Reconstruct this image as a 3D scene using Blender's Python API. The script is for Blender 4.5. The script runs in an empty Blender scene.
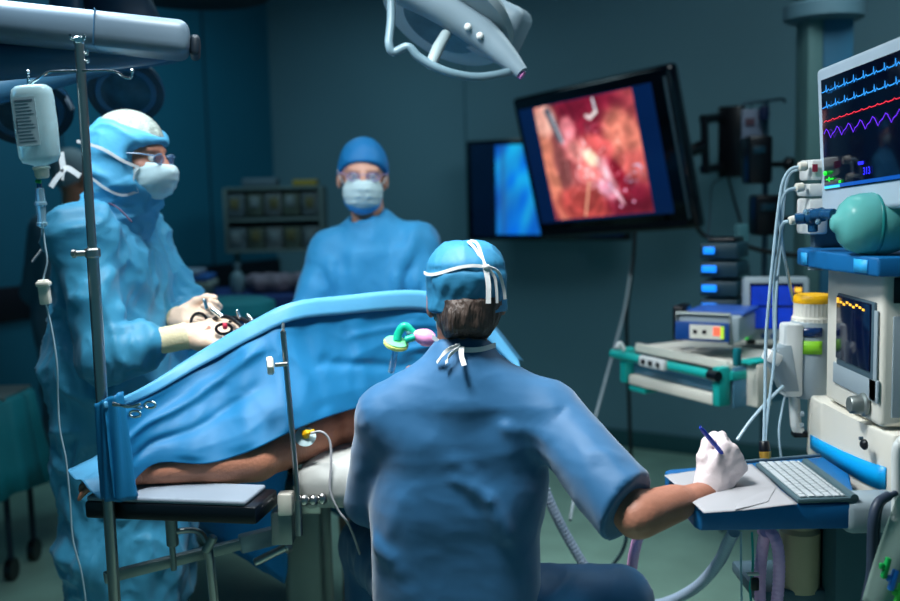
import bpy, bmesh, math, random
import numpy as np
from mathutils import Vector, Matrix
random.seed(7)
COL = bpy.context.scene.collection
SC = bpy.context.scene

# ------------------------------------------------------------------ camera, world, lights, exposure
PITCH = math.atan(110.5/1000); ROLL = math.radians(1.43)
fw = np.array([0, math.cos(PITCH), -math.sin(PITCH)]); r0 = np.array([1., 0, 0]); u0 = np.array([0, math.sin(PITCH), math.cos(PITCH)])
RT = math.cos(ROLL)*r0 - math.sin(ROLL)*u0; UP = math.sin(ROLL)*r0 + math.cos(ROLL)*u0
CAM = np.array([0, 0, 1.5])
cd = bpy.data.cameras.new('camera'); cam = bpy.data.objects.new('camera', cd); COL.objects.link(cam)
cd.lens = 40; cd.sensor_width = 36; cd.sensor_fit = 'HORIZONTAL'; cd.clip_start = .05
cam.matrix_world = Matrix(((RT[0], UP[0], -fw[0], 0), (RT[1], UP[1], -fw[1], 0), (RT[2], UP[2], -fw[2], 1.5), (0, 0, 0, 1)))
cd.dof.use_dof = True; cd.dof.focus_distance = 2.22; cd.dof.aperture_fstop = 1.7
SC.camera = cam
SC.view_settings.view_transform = 'Standard'; SC.view_settings.look = 'None'
SC.view_settings.gamma = 1; SC.view_settings.exposure = .12; SC.view_settings.use_curve_mapping = False
w = bpy.data.worlds.new('world'); SC.world = w; w.use_nodes = True
w.node_tree.nodes['Background'].inputs[0].default_value = (.08, .36, .50, 1)
w.node_tree.nodes['Background'].inputs[1].default_value = .30

def area(name, loc, target, size, power, col, spread=180, sy=None):
    l = bpy.data.lights.new(name, 'AREA'); l.energy = power; l.color = col; l.size = size
    if sy: l.shape = 'RECTANGLE'; l.size_y = sy
    l.spread = math.radians(spread)
    o = bpy.data.objects.new(name, l); COL.objects.link(o); o.location = loc
    o.rotation_euler = (Vector(target)-Vector(loc)).to_track_quat('-Z', 'Y').to_euler()
    return o
area('surgical_lamp_light', (-.95, 2.35, 2.25), (-.55, 2.6, 1.0), .45, 11, (.78, .92, 1), 120)
area('patient_lamp_light', (-.25, 2.75, 2.75), (-.15, 2.6, 1.0), .5, 6, (.85, .95, 1), 110)
area('seated_fill_light', (-.32, 1.86, 2.65), (.06, 2.15, 1.0), .4, 21, (.90, .96, .97), 100)  # unseen light placed overhead to brighten the seated back, forearm and tray
area('room_fill_light', (1.3, 3.4, 2.95), (1.2, 4.2, 0), 1.4, 34, (.78, .95, 1), 170)  # added fill with no fixture, brightens the back wall and floor
area('room_fill_light', (-1.1, 4.9, 2.95), (-1.3, 5.1, 0), 1.2, 14, (.55, .88, 1), 160)  # second added fill, an unseen wash for the left wall

def P(px, py, Y):
    d = fw + RT*(px-450)/1000 - UP*(py-300.5)/1000
    return CAM + d*Y/d[1]
def PZ(px, py, z):
    d = fw + RT*(px-450)/1000 - UP*(py-300.5)/1000
    return CAM + d*(z-1.5)/d[2]
def lin(c):
    return tuple(((v/255)/12.92 if v/255 <= .04045 else ((v/255+.055)/1.055)**2.4) for v in c)

# ------------------------------------------------------------------ materials
MATS = {}
def M(name, col, rough=.5, metal=0., var=.08, vs=6., bump=0., bs=60., trans=0., alpha=1., emit=0., sheen=0., coat=0., ior=1.45, stretch=None, spec=None):
    if name in MATS: return MATS[name]
    m = bpy.data.materials.new(name); m.use_nodes = True; nt = m.node_tree; b = nt.nodes['Principled BSDF']
    c = lin(col)
    tc = nt.nodes.new('ShaderNodeTexCoord'); mp = nt.nodes.new('ShaderNodeMapping')
    nt.links.new(tc.outputs['Object'], mp.inputs[0])
    if stretch: mp.inputs['Scale'].default_value = stretch
    n = nt.nodes.new('ShaderNodeTexNoise'); n.inputs['Scale'].default_value = vs; n.inputs['Detail'].default_value = 4
    nt.links.new(mp.outputs[0], n.inputs['Vector'])
    cr = nt.nodes.new('ShaderNodeValToRGB')
    cr.color_ramp.elements[0].position = .3; cr.color_ramp.elements[1].position = .7
    cr.color_ramp.elements[0].color = tuple(v*(1-var) for v in c)+(1,); cr.color_ramp.elements[1].color = tuple(min(1, v*(1+var)) for v in c)+(1,)
    nt.links.new(n.outputs['Fac'], cr.inputs[0]); nt.links.new(cr.outputs[0], b.inputs['Base Color'])
    b.inputs['Roughness'].default_value = rough; b.inputs['Metallic'].default_value = metal; b.inputs['IOR'].default_value = ior
    b.inputs['Transmission Weight'].default_value = trans; b.inputs['Alpha'].default_value = alpha
    if spec is not None: b.inputs['Specular IOR Level'].default_value = spec
    if sheen: b.inputs['Sheen Weight'].default_value = sheen
    if coat: b.inputs['Coat Weight'].default_value = coat; b.inputs['Coat Roughness'].default_value = .1
    if emit:
        nt.links.new(cr.outputs[0], b.inputs['Emission Color']); b.inputs['Emission Strength'].default_value = emit
    if bump:
        n2 = nt.nodes.new('ShaderNodeTexNoise'); n2.inputs['Scale'].default_value = bs; n2.inputs['Detail'].default_value = 3
        nt.links.new(mp.outputs[0], n2.inputs['Vector'])
        bp = nt.nodes.new('ShaderNodeBump'); bp.inputs['Strength'].default_value = bump; bp.inputs['Distance'].default_value = .01
        nt.links.new(n2.outputs['Fac'], bp.inputs['Height']); nt.links.new(bp.outputs[0], b.inputs['Normal'])
    MATS[name] = m
    return m
wall_blue = M('wall_blue_paint', (20, 100, 126), .55, var=.05, vs=1.2, bump=.05, bs=8)
wall_grey = M('wall_grey_paint', (100, 140, 154), .6, var=.05, vs=1.2, bump=.05, bs=8)
floor_m = M('green_vinyl', (140, 176, 160), .35, var=.12, vs=5)
ceil_m = M('ceiling_paint', (30, 70, 90), .8)
dark_band = M('dark_band', (4, 12, 26), .5)
gown_m = M('gown_fabric', (60, 148, 186), .5, var=.05, vs=4, bump=.15, bs=22, sheen=.1)
gown2_m = M('smooth_gown_fabric', (34, 130, 180), .65, var=.04, vs=4, bump=.1, bs=14, sheen=.1)
hood_m = M('hood_fabric', (74, 154, 192), .55, var=.05, vs=6, bump=.2, bs=30)
scrub_m = M('scrub_cotton', (24, 90, 134), .6, var=.02, vs=3, bump=.04, bs=30, sheen=.3)
drape_m = M('drape_sheet', (6, 110, 160), .6, var=.06, vs=5, bump=.2, bs=9)
drape_l = M('drape_border', (80, 154, 196), .5, var=.05, vs=8, bump=.1, bs=20)
cap_m = M('cap_fabric', (36, 114, 152), .6, var=.04, vs=6, bump=.12, bs=40)
cap2_m = M('cap_blue', (18, 118, 180), .6, var=.04)
net_m = M('hair_net', (150, 158, 150), .8, var=.3, vs=60, bump=.5, bs=150)
maskw = M('mask_paper', (182, 204, 208), .7, var=.05, vs=20, bump=.15, bs=40)
maskb = M('mask_blue', (80, 160, 215), .7, var=.05)
tie_m = M('tie_tape', (205, 205, 205), .7, bump=.1, bs=120)
skin_m = M('skin', (178, 118, 96), .5, var=.08, vs=14, bump=.12, bs=90)
skin2_m = M('skin_tanned', (184, 122, 96), .5, var=.14, vs=12, bump=.2, bs=120)
hair_m = M('hair', (62, 49, 43), .5, var=.6, vs=40, bump=.9, bs=120, stretch=(1, 1, .25))
glove_m = M('latex_glove', (232, 214, 214), .5, var=.04, vs=20, bump=.3, bs=45)
glove2_m = M('latex_glove_cream', (240, 206, 180), .5, var=.04, vs=20, bump=.15, bs=45)
cuff_m = M('cream_cuff', (238, 222, 180), .7, bump=.2, bs=150)
steel = M('brushed_steel', (170, 168, 165), .28, 1, var=.05)
steel_d = M('dull_steel', (132, 140, 138), .45, .7, var=.06)
chrome = M('chrome', (215, 225, 230), .15, 1, var=.02)
white_p = M('white_plastic', (212, 215, 214), .4, var=.02)
grey_p = M('grey_plastic', (146, 160, 168), .45, var=.03)
grey_d = M('dark_grey_plastic', (70, 92, 104), .5, var=.03)
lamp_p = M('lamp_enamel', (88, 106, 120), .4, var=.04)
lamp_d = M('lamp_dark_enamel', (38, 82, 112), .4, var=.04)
beige_p = M('beige_plastic', (220, 215, 203), .5, var=.04)
black_p = M('black_plastic', (10, 13, 20), .3, var=.05)
black_g = M('black_gloss', (6, 8, 16), .08, var=.02, coat=.5)
blue_p = M('blue_panel', (16, 98, 156), .4, var=.03)
blue_s = M('cyan_strip', (0, 158, 226), .4, var=.02)
blue_l = M('light_blue_label', (50, 175, 240), .5, var=.02)
teal_p = M('teal_rail', (20, 165, 158), .4, var=.03)
yellow_p = M('yellow_plastic', (240, 178, 10), .4, var=.04)
lime_p = M('lime_label', (140, 210, 40), .5, var=.02)
paper_m = M('paper', (168, 166, 170), .8, var=.02)
key_m = M('key_caps', (184, 190, 194), .5, var=.01)
key_b = M('keyboard_base', (84, 108, 116), .45, .3, var=.02)
tube_m = M('clear_tube', (158, 184, 198), .35, var=.03)
hose_l = M('lilac_hose', (244, 178, 226), .45, var=.04)
hose_g = M('grey_hose', (150, 168, 188), .4, var=.05)
cable_b = M('black_cable', (10, 14, 18), .45)
cable_g = M('grey_cable', (150, 165, 172), .45)
pen_m = M('blue_pen', (20, 60, 200), .25, var=.02, coat=.4)
bag_t = M('teal_silicone', (112, 200, 196), .25, trans=.3, var=.03, ior=1.2)
glassy = M('clear_plastic', (170, 215, 235), .1, trans=.7, var=.02, ior=1.3)
bluegl = M('blue_clear_plastic', (40, 100, 150), .12, trans=.5, var=.1, ior=1.4)
bottle_m = M('bottle_plastic', (190, 222, 230), .2, trans=.5, var=.03, ior=1.2)
sheet_m = M('white_sheet', (196, 198, 194), .8, var=.03, bump=.15, bs=12)
teal_c = M('teal_cloth', (10, 128, 140), .7, var=.06, bump=.2, bs=15)
navy_c = M('navy_cloth', (10, 50, 110), .7, var=.06, bump=.2, bs=15)
pinkp = M('pink_plastic', (228, 150, 190), .35, var=.05)
greenp = M('green_clip', (10, 150, 70), .4)
scr_dark = M('screen_dark', (5, 12, 38), .12, emit=.35, var=.1)
scr_navy = M('screen_navy', (6, 34, 78), .12, emit=.5, var=.05)
scr_blue = M('screen_blue', (12, 44, 150), .2, emit=.75, var=.25, vs=14)
scr_cyan = M('screen_cyan', (28, 130, 225), .2, emit=.9, var=.18, vs=3, stretch=(5, 5, 1))
led_blue = M('blue_led', (20, 130, 245), .3, emit=1.1, var=.02)
led_green = M('green_led', (30, 220, 50), .3, emit=.9, var=.02)
led_amber = M('amber_led', (250, 190, 60), .3, emit=.8, var=.02)
led_red = M('red_led', (235, 50, 70), .3, emit=.8, var=.02)
led_cyan = M('cyan_trace', (50, 150, 235), .3, emit=.9, var=.02)
led_violet = M('violet_trace', (95, 40, 215), .3, emit=1.0, var=.02)
led_text = M('blue_digits', (40, 40, 250), .3, emit=1.3, var=.02)
print_m = M('print_ink', (70, 90, 105), .7)
eye_w = M('eye_white', (225, 222, 220), .2); eye_i = M('iris_brown', (40, 26, 20), .15)

# ------------------------------------------------------------------ object helpers
def nz(v):
    v = np.asarray(v, float); return v/np.linalg.norm(v)
def empty(name, loc=(0, 0, 0)):
    o = bpy.data.objects.new(name, None); COL.objects.link(o); o.location = tuple(map(float, loc)); o.empty_display_size = .1
    return o
def tag(o, label=None, cat=None, group=None, kind=None):
    if label: o['label'] = label
    if cat: o['category'] = cat
    if group: o['group'] = group
    if kind: o['kind'] = kind
    return o
def thing(name, label, cat, loc=(0, 0, 0), group=None):
    return tag(empty(name, loc), label, cat, group)
def link(name, me, m, parent=None, angle=40, smooth=True):
    o = bpy.data.objects.new(name, me); COL.objects.link(o)
    if m: me.materials.append(m)
    if smooth:
        me.polygons.foreach_set('use_smooth', [True]*len(me.polygons))
        if angle: me.set_sharp_from_angle(angle=math.radians(angle))
    if parent is not None:
        o.parent = parent
        off = Vector((0, 0, 0)); p = parent
        while p is not None: off += p.location; p = p.parent
        o.location = -off
    return o
def copy_tree(o, parent=None):
    c = o.copy(); COL.objects.link(c); c.parent = parent
    for ch in o.children: copy_tree(ch, c)
    return c
def frame_from(y, z):
    y = nz(y); z = np.asarray(z, float); z = nz(z-y*np.dot(z, y)); x = np.cross(y, z)
    return np.array([x, y, z]).T      # columns
def catmull(pts, n=8):
    p = [np.asarray(q, float) for q in pts]
    if len(p) < 3: return p
    e = [2*p[0]-p[1]]+p+[2*p[-1]-p[-2]]; out = []
    for i in range(1, len(e)-2):
        for k in range(n):
            t = k/n; a, b, c, d = e[i-1:i+3]
            out.append(.5*((2*b)+(-a+c)*t+(2*a-5*b+4*c-d)*t*t+(-a+3*b-3*c+d)*t**3))
    out.append(p[-1]); return out

class MB:
    def __init__(s): s.bm = bmesh.new()
    def box(s, c, size, B=None, bev=0., seg=2):
        B = np.eye(3) if B is None else np.asarray(B)
        vs = []
        for i in (-.5, .5):
            for j in (-.5, .5):
                for k in (-.5, .5):
                    vs.append(s.bm.verts.new(tuple(np.asarray(c)+B@(np.array([i, j, k])*np.asarray(size)))))
        fs = [s.bm.faces.new([vs[i] for i in f]) for f in ((0, 1, 3, 2), (4, 6, 7, 5), (0, 4, 5, 1), (2, 3, 7, 6), (0, 2, 6, 4), (1, 5, 7, 3))]
        if bev:
            es = list({e for f in fs for e in f.edges})
            bmesh.ops.bevel(s.bm, geom=es, offset=min(bev, min(size)*.45), segments=seg, affect='EDGES', profile=.5)
        return s
    def tube(s, pts, r, seg=10, smooth=0, cap=True, flat=None):
        pts = catmull(pts, smooth) if smooth else [np.asarray(q, float) for q in pts]
        n = len(pts); rs = r if hasattr(r, '__len__') else None
        t0 = nz(pts[1]-pts[0]); a = np.array([0, 0, 1.]) if abs(t0[2]) < .9 else np.array([1., 0, 0])
        nrm = nz(np.cross(t0, a)); rings = []
        for i in range(n):
            t = nz(pts[min(i+1, n-1)]-pts[max(i-1, 0)])
            nrm = nz(nrm-t*np.dot(nrm, t)); bi = np.cross(t, nrm)
            rr = np.interp(i/(n-1), np.linspace(0, 1, len(rs)), rs) if rs is not None else r
            fl = flat or 1.
            rings.append([s.bm.verts.new(tuple(pts[i]+rr*(math.cos(2*math.pi*k/seg)*nrm+fl*math.sin(2*math.pi*k/seg)*bi))) for k in range(seg)])
        for A, B in zip(rings, rings[1:]):
            for k in range(seg): s.bm.faces.new((A[k], A[(k+1) % seg], B[(k+1) % seg], B[k]))
        if cap: s.bm.faces.new(rings[0][::-1]); s.bm.faces.new(rings[-1])
        return s
    def ribbon(s, pts, wdir, width, th=.0015, smooth=6):
        pts = catmull(pts, smooth) if smooth else [np.asarray(q, float) for q in pts]
        rings = []
        for i, p in enumerate(pts):
            t = nz(pts[min(i+1, len(pts)-1)]-pts[max(i-1, 0)]); wd = np.asarray(wdir(p) if callable(wdir) else wdir, float)
            wd = nz(wd-t*np.dot(wd, t)); nn = np.cross(t, wd)
            rings.append([s.bm.verts.new(tuple(p+a*wd*width/2+b*nn*th/2)) for a, b in ((-1, -1), (1, -1), (1, 1), (-1, 1))])
        for A, B in zip(rings, rings[1:]):
            for k in range(4): s.bm.faces.new((A[k], A[(k+1) % 4], B[(k+1) % 4], B[k]))
        s.bm.faces.new(rings[0][::-1]); s.bm.faces.new(rings[-1]); return s
    def lathe(s, prof, c=(0, 0, 0), axis=(0, 0, 1), seg=28, sx=1., sy=1., ribs=0, ribamp=0):
        z = nz(axis); a = np.array([1., 0, 0]) if abs(z[0]) < .9 else np.array([0, 1., 0])
        x = nz(a-z*np.dot(a, z)); y = np.cross(z, x); rings = []
        for r, h in prof:
            if r <= 1e-6: rings.append([s.bm.verts.new(tuple(np.asarray(c)+z*h))]); continue
            rings.append([s.bm.verts.new(tuple(np.asarray(c)+z*h+(r*(1+ribamp*math.cos(ribs*2*math.pi*k/seg)))*(sx*math.cos(2*math.pi*k/seg)*x+sy*math.sin(2*math.pi*k/seg)*y))) for k in range(seg)])
        for A, B in zip(rings, rings[1:]):
            for k in range(seg):
                if len(A) == 1 and len(B) == 1: break
                if len(A) == 1: s.bm.faces.new((A[0], B[k], B[(k+1) % seg]))
                elif len(B) == 1: s.bm.faces.new((A[k], A[(k+1) % seg], B[0]))
                else: s.bm.faces.new((A[k], A[(k+1) % seg], B[(k+1) % seg], B[k]))
        if len(rings[0]) > 1: s.bm.faces.new(rings[0][::-1])
        if len(rings[-1]) > 1: s.bm.faces.new(rings[-1])
        return s
    def cyl(s, a, b, r, r2=None, seg=20, bev=0):
        a = np.asarray(a, float); b = np.asarray(b, float); L = np.linalg.norm(b-a); r2 = r if r2 is None else r2
        pr = [(r-bev, 0), (r, bev), (r2, L-bev), (r2-bev, L)] if bev else [(r, 0), (r2, L)]
        return s.lathe(pr, a, b-a, seg)
    def ball(s, c, r, B=None, seg=20):
        r = np.array([r, r, r]) if np.isscalar(r) else np.asarray(r, float); B = np.eye(3) if B is None else B
        m = Matrix.Identity(4)
        g = bmesh.ops.create_uvsphere(s.bm, u_segments=seg, v_segments=seg//2, radius=1)
        for v in g['verts']: v.co = Vector(tuple(np.asarray(c)+B@(np.array(v.co)*r)))
        return s
    def prism(s, poly, ext, bev=0.):
        poly = [np.asarray(p, float) for p in poly]; ext = np.asarray(ext, float)
        A = [s.bm.verts.new(tuple(p)) for p in poly]; B = [s.bm.verts.new(tuple(p+ext)) for p in poly]
        fs = [s.bm.faces.new(A[::-1]), s.bm.faces.new(B)]
        for k in range(len(A)): fs.append(s.bm.faces.new((A[k], A[(k+1) % len(A)], B[(k+1) % len(A)], B[k])))
        if bev: bmesh.ops.bevel(s.bm, geom=list({e for f in fs for e in f.edges}), offset=bev, segments=2, affect='EDGES', profile=.5)
        return s
    def grid(s, Pn):       # Pn: rows x cols x 3
        V = [[s.bm.verts.new(tuple(p)) for p in row] for row in Pn]
        for i in range(len(V)-1):
            for j in range(len(V[0])-1): s.bm.faces.new((V[i][j], V[i][j+1], V[i+1][j+1], V[i+1][j]))
        return s
    def build(s, name, m, parent=None, angle=40, recalc=True):
        if recalc: bmesh.ops.recalc_face_normals(s.bm, faces=s.bm.faces)
        me = bpy.data.meshes.new(name); s.bm.to_mesh(me); s.bm.free()
        return link(name, me, m, parent, angle)

# ------------------------------------------------------------------ numpy noise and implicit-surface modelling for figures
def vnoise(p, seed=0):
    i = np.floor(p).astype(np.int64); f = p-i; f = f*f*(3-2*f)
    def h(a, b, c):
        n = (a*374761393+b*668265263+c*2147483647+seed*1274126177) & 0xffffffff
        n = ((n ^ (n >> 13))*1103515245) & 0xffffffff
        return ((n ^ (n >> 16)) & 0xffff)/65535.
    x, y, z = i[..., 0], i[..., 1], i[..., 2]; fx, fy, fz = f[..., 0], f[..., 1], f[..., 2]
    r = 0
    for a in (0, 1):
        for b in (0, 1):
            for c in (0, 1):
                r = r+h(x+a, y+b, z+c)*(fx if a else 1-fx)*(fy if b else 1-fy)*(fz if c else 1-fz)
    return r
def ridges(p, freq, seed=0, warp=.7):
    q = p*np.asarray(freq)
    wv = np.stack([vnoise(q*.6+11, seed+1), vnoise(q*.6+37, seed+2), vnoise(q*.6+71, seed+3)], -1)-.5
    q = q+warp*2*wv
    a = 1-np.abs(2*vnoise(q, seed)-1); b = 1-np.abs(2*vnoise(q*2.1+5, seed+7)-1)
    return a**3+.4*b**3

def nets(F, ax):
    F[0] = F[-1] = 1; F[:, 0] = F[:, -1] = 1; F[:, :, 0] = F[:, :, -1] = 1
    ins = F < 0; n = F.shape; cn = tuple(k-1 for k in n)
    acc = np.zeros(cn+(3,), np.float32); cnt = np.zeros(cn, np.int16)
    def sl(o): return tuple(slice(o[k], o[k]+cn[k]) for k in range(3))
    for axis in range(3):
        for a in (0, 1):
            for b in (0, 1):
                o = [0, 0, 0]; oth = [k for k in range(3) if k != axis]; o[oth[0]] = a; o[oth[1]] = b; o2 = list(o); o2[axis] = 1
                A = F[sl(o)]; Bv = F[sl(o2)]; mk = ins[sl(o)] != ins[sl(o2)]
                t = A[mk]/(A[mk]-Bv[mk])
                add = np.zeros((len(t), 3), np.float32); add[:, oth[0]] = a; add[:, oth[1]] = b; add[:, axis] = t
                acc[mk] += add; cnt[mk] += 1
    cells = np.argwhere(cnt > 0); idx = -np.ones(cn, np.int64); idx[cnt > 0] = np.arange(len(cells))
    pos = cells+acc[cnt > 0]/cnt[cnt > 0][:, None]
    V = np.stack([np.interp(pos[:, k], np.arange(n[k]), ax[k]) for k in range(3)], -1)
    faces = []
    for axis in range(3):
        u, v = [(1, 2), (2, 0), (0, 1)][axis]
        o2 = [0, 0, 0]; o2[axis] = 1
        A = ins[tuple(slice(0, n[k]-o2[k]) for k in range(3))]; Bv = ins[tuple(slice(o2[k], n[k]) for k in range(3))]
        e = np.argwhere(A != Bv); s = A[tuple(e.T)]
        def c(du, dv):
            q = e.copy(); q[:, u] -= du; q[:, v] -= dv; return idx[tuple(q.T)]
        Q = np.stack([c(1, 1), c(0, 1), c(0, 0), c(1, 0)], -1)
        Q[~s] = Q[~s][:, ::-1]; faces.append(Q)
    return V, np.concatenate(faces)

class SDF:
    def __init__(s, lo, hi, h, fine=None):
        s.ax = []
        for k in range(3):
            if fine is None: a = np.arange(lo[k], hi[k]+h, h)
            else:
                a = [lo[k]]
                while a[-1] < hi[k]:
                    hh = h
                    for f in fine:
                        if f[0][k]-h < a[-1] < f[1][k]: hh = min(hh, f[2])
                    a.append(a[-1]+hh)
                a = np.array(a)
            s.ax.append(a.astype(np.float32))
        s.p = np.meshgrid(*s.ax, indexing='ij'); s.F = np.full(s.p[0].shape, 1., np.float32); s.fr()
    def fr(s, c=(0, 0, 0), B=None, sc=1.):
        s.sc = sc
        if B is None: s.q = [s.p[k]-c[k] for k in range(3)]
        else:
            d = [s.p[k]-c[k] for k in range(3)]
            s.q = [(d[0]*B[0][j]+d[1]*B[1][j]+d[2]*B[2][j])/sc for j in range(3)]
        return s
    def _u(s, d, k, sub=False):
        d = d*s.sc
        if sub: F = -s.F
        else: F = s.F
        if k > 0:
            hh = np.clip(.5+.5*(F-d)/k, 0, 1); r = F*(1-hh)+d*hh-k*hh*(1-hh)
        else: r = np.minimum(F, d)
        s.F = (-r if sub else r).astype(np.float32); return s
    def cap(s, a, b, ra, rb=None, k=.02, sq=None, sub=False):
        rb = ra if rb is None else rb; a = np.asarray(a, float); b = np.asarray(b, float); ba = b-a; L = ba@ba
        d = [s.q[i]-a[i] for i in range(3)]; t = np.clip((d[0]*ba[0]+d[1]*ba[1]+d[2]*ba[2])/L, 0, 1)
        e = [d[i]-t*ba[i] for i in range(3)]
        if sq:
            n = nz(sq[0]); dt = e[0]*n[0]+e[1]*n[1]+e[2]*n[2]; e = [e[i]+dt*n[i]*(sq[1]-1) for i in range(3)]
        return s._u(np.sqrt(e[0]**2+e[1]**2+e[2]**2)-(ra+(rb-ra)*t), k, sub)
    def ell(s, c, r, k=.02, sub=False):
        e = [(s.q[i]-c[i])/r[i] for i in range(3)]; l = np.sqrt(e[0]**2+e[1]**2+e[2]**2)
        return s._u((l-1)*min(r), k, sub)
    def rbox(s, c, hf, r, k=.02, sub=False):
        e = [np.abs(s.q[i]-c[i])-(hf[i]-r) for i in range(3)]
        o = np.sqrt(sum(np.maximum(v, 0)**2 for v in e))+np.minimum(np.maximum(np.maximum(e[0], e[1]), e[2]), 0)-r
        return s._u(o, k, sub)
    def cut(s, p, n, k=0.):
        n = nz(n); d = (s.q[0]-p[0])*n[0]+(s.q[1]-p[1])*n[1]+(s.q[2]-p[2])*n[2]      # removes the side n points to
        return s._u(-d, k, True)
    def fold(s, a, b, wd, amp, world=True):
        a = np.asarray(a, float); b = np.asarray(b, float); ba = b-a; L = ba@ba; q = s.p if world else s.q
        d = [q[i]-a[i] for i in range(3)]; t = np.clip((d[0]*ba[0]+d[1]*ba[1]+d[2]*ba[2])/L, 0, 1)
        r2 = sum((d[i]-t*ba[i])**2 for i in range(3)); s.F = (s.F-amp*np.exp(-r2/wd**2)).astype(np.float32); return s
    def mesh(s, smooth=2, crump=None):
        V, Q = nets(s.F, s.ax)
        for it in range(smooth):
            acc = np.zeros_like(V); cn = np.zeros(len(V))
            for a, b in ((0, 1), (1, 2), (2, 3), (3, 0)):
                np.add.at(acc, Q[:, a], V[Q[:, b]]); np.add.at(acc, Q[:, b], V[Q[:, a]]); np.add.at(cn, Q[:, a], 1); np.add.at(cn, Q[:, b], 1)
            V = V*.4+.6*acc/cn[:, None]
        if crump is not None:
            fn = np.cross(V[Q[:, 2]]-V[Q[:, 0]], V[Q[:, 3]]-V[Q[:, 1]]); vn = np.zeros_like(V)
            for a in range(4): np.add.at(vn, Q[:, a], fn)
            vn /= np.linalg.norm(vn, axis=1)[:, None]+1e-12; V = V+vn*crump(V)[:, None]
        return V, Q
    def build(s, name, m, parent=None, smooth=2, crump=None, angle=None):
        V, Q = s.mesh(smooth, crump); me = bpy.data.meshes.new(name)
        me.from_pydata(V.tolist(), [], Q.tolist()); me.update()
        return link(name, me, m, parent, angle)

def head(S, c, f, u, sc=1.):
    B = frame_from(f, u); S.fr(c, B, sc)       # x right of face frame, y forward, z up
    S.ell((0, -.012, .028), (.074, .094, .094), .02)
    S.ell((0, .028, -.05), (.056, .06, .066), .03)
    S.ell((0, .074, -.088), (.022, .02, .018), .02)
    S.ell((0, .072, .026), (.052, .02, .013), .015)
    for x in (-1, 1):
        S.ell((x*.031, .098, .008), (.018, .014, .011), .008, True)
        S.ell((x*.04, .06, -.025), (.024, .022, .02), .02)
        S.ell((x*.082, -.008, -.012), (.011, .020, .033), .006)
        S.ell((x*.096, -.002, -.010), (.008, .010, .018), .004, True)
    S.cap((0, .088, .018), (0, .108, -.02), .008, .013, .012)
    for x in (-1, 1): S.ell((x*.012, .098, -.024), (.009, .010, .008), .006)
    S.ell((0, .086, -.05), (.024, .010, .006), .006); S.ell((0, .085, -.062), (.020, .010, .006), .006)
    S.fr(); return B
def eyes(c, B, sc, parent):
    for x in (-1, 1):
        e = MB().ball(np.asarray(c)+B@(np.array([x*.031, .077, .006])*sc), .0105*sc).build('eye', eye_w, parent)
        MB().ball(np.asarray(c)+B@(np.array([x*.031, .0832, .006])*sc), .0058*sc, seg=12).build('iris', eye_i, e)
def hand(S, c, y, z, left, curls, sc=1., thumb=None, g=0., spread=.0, cuff=0.):
    y = nz(y); z = nz(np.asarray(z)-y*np.dot(z, y)); x = np.cross(y, z) if left else np.cross(z, y)
    B = np.array([x, y, z]).T; S.fr(c, B, sc); tips = []
    kx = [.028, .0095, -.009, -.0265]; ky = [.088, .092, .086, .077]; ln = [.074, .082, .076, .06]
    for i in range(4):
        S.cap((kx[i]*.55, .0, -.002), (kx[i], ky[i], 0), .0155+g, .0118+g, .012)
    S.cap((.018, .02, -.012), (-.018, .03, -.012), .014+g, .014+g, .02)
    for i in range(4):
        p = np.array([kx[i], ky[i], 0.]); a = 0
        for j, (fr_, r) in enumerate(((.46, .0096), (.30, .0086), (.24, .0076))):
            a += math.radians(curls[i][j]); d = np.array([math.sin(spread*(1.5-i)), math.cos(a), -math.sin(a)]); d = nz(d)
            q = p+d*ln[i]*fr_; sm = .82 if i == 3 else 1
            S.cap(p, q, (r+.0006)*sm+g, r*.93*sm+g, .0035); p = q
        tips.append(np.asarray(c)+B@(p*sc))
    th = thumb or [(.020, .018, -.008), (.046, .048, -.014), (.054, .080, -.022), (.050, .105, -.030)]
    for j in range(3): S.cap(th[j], th[j+1], [.0145, .0112, .0100][j]+g, [.0115, .0102, .0085][j]+g, .008 if j else .014)
    tips.append(np.asarray(c)+B@(np.array(th[-1])*sc))
    if cuff: S.cap((0, .01, 0), (0, -cuff, 0), .026, .030, .015, sq=((0, 0, 1), 1.18)); S.cut((0, -cuff, 0), (0, -1, 0))
    S.fr(); return tips, B

# ------------------------------------------------------------------ the room (rotated about 31 degrees to the view)
K = np.array([-1.2, 7.0, 0]); A1 = math.radians(-31.5)
d1 = np.array([math.cos(A1), math.sin(A1), 0]); d2 = np.array([math.sin(A1), -math.cos(A1), 0]); BR = np.array([d1, d2, [0, 0, 1]]).T
def RW(u, v, z): return K+u*d1+v*d2+np.array([0, 0, z])
def struct(mb, name, m): return tag(mb.build(name, m), kind='structure')
struct(MB().box(RW(3.5, 3.6, -.05), (7.6, 7.8, .1), BR), 'floor', floor_m)
struct(MB().box(RW(3.5, 3.6, 3.05), (7.6, 7.8, .1), BR), 'ceiling', ceil_m)
struct(MB().box(RW(3.5, -.05, 1.5), (7.6, .1, 3.0), BR), 'wall_back', wall_grey)
struct(MB().box(RW(-.05, 3.6, 1.5), (.1, 7.8, 3.0), BR), 'wall_left', wall_blue)
mb = MB(); mb.box(RW(3.5, .008, .05), (7.2, .016, .1), BR, .004); struct(mb, 'baseboard_back', M('vinyl_skirting', (36, 84, 90), .5))
mb = MB(); mb.box(RW(.008, 3.6, .05), (.016, 7.2, .1), BR, .004); struct(mb, 'baseboard_left', MATS['vinyl_skirting'])
struct(MB().box(RW(.012, 3.6, .965), (.024, 7.2, .18), BR, .003), 'trim_1', dark_band)  # dark strip standing in for the darkness of a wall recess
for i, v in enumerate((.62, 1.72, 3.0)):
    struct(MB().box(RW(.002, v, 2.03), (.006, .012, 1.94), BR), 'trim_%d' % (i+2), M('panel_seam', (8, 48, 68), .6))
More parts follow.
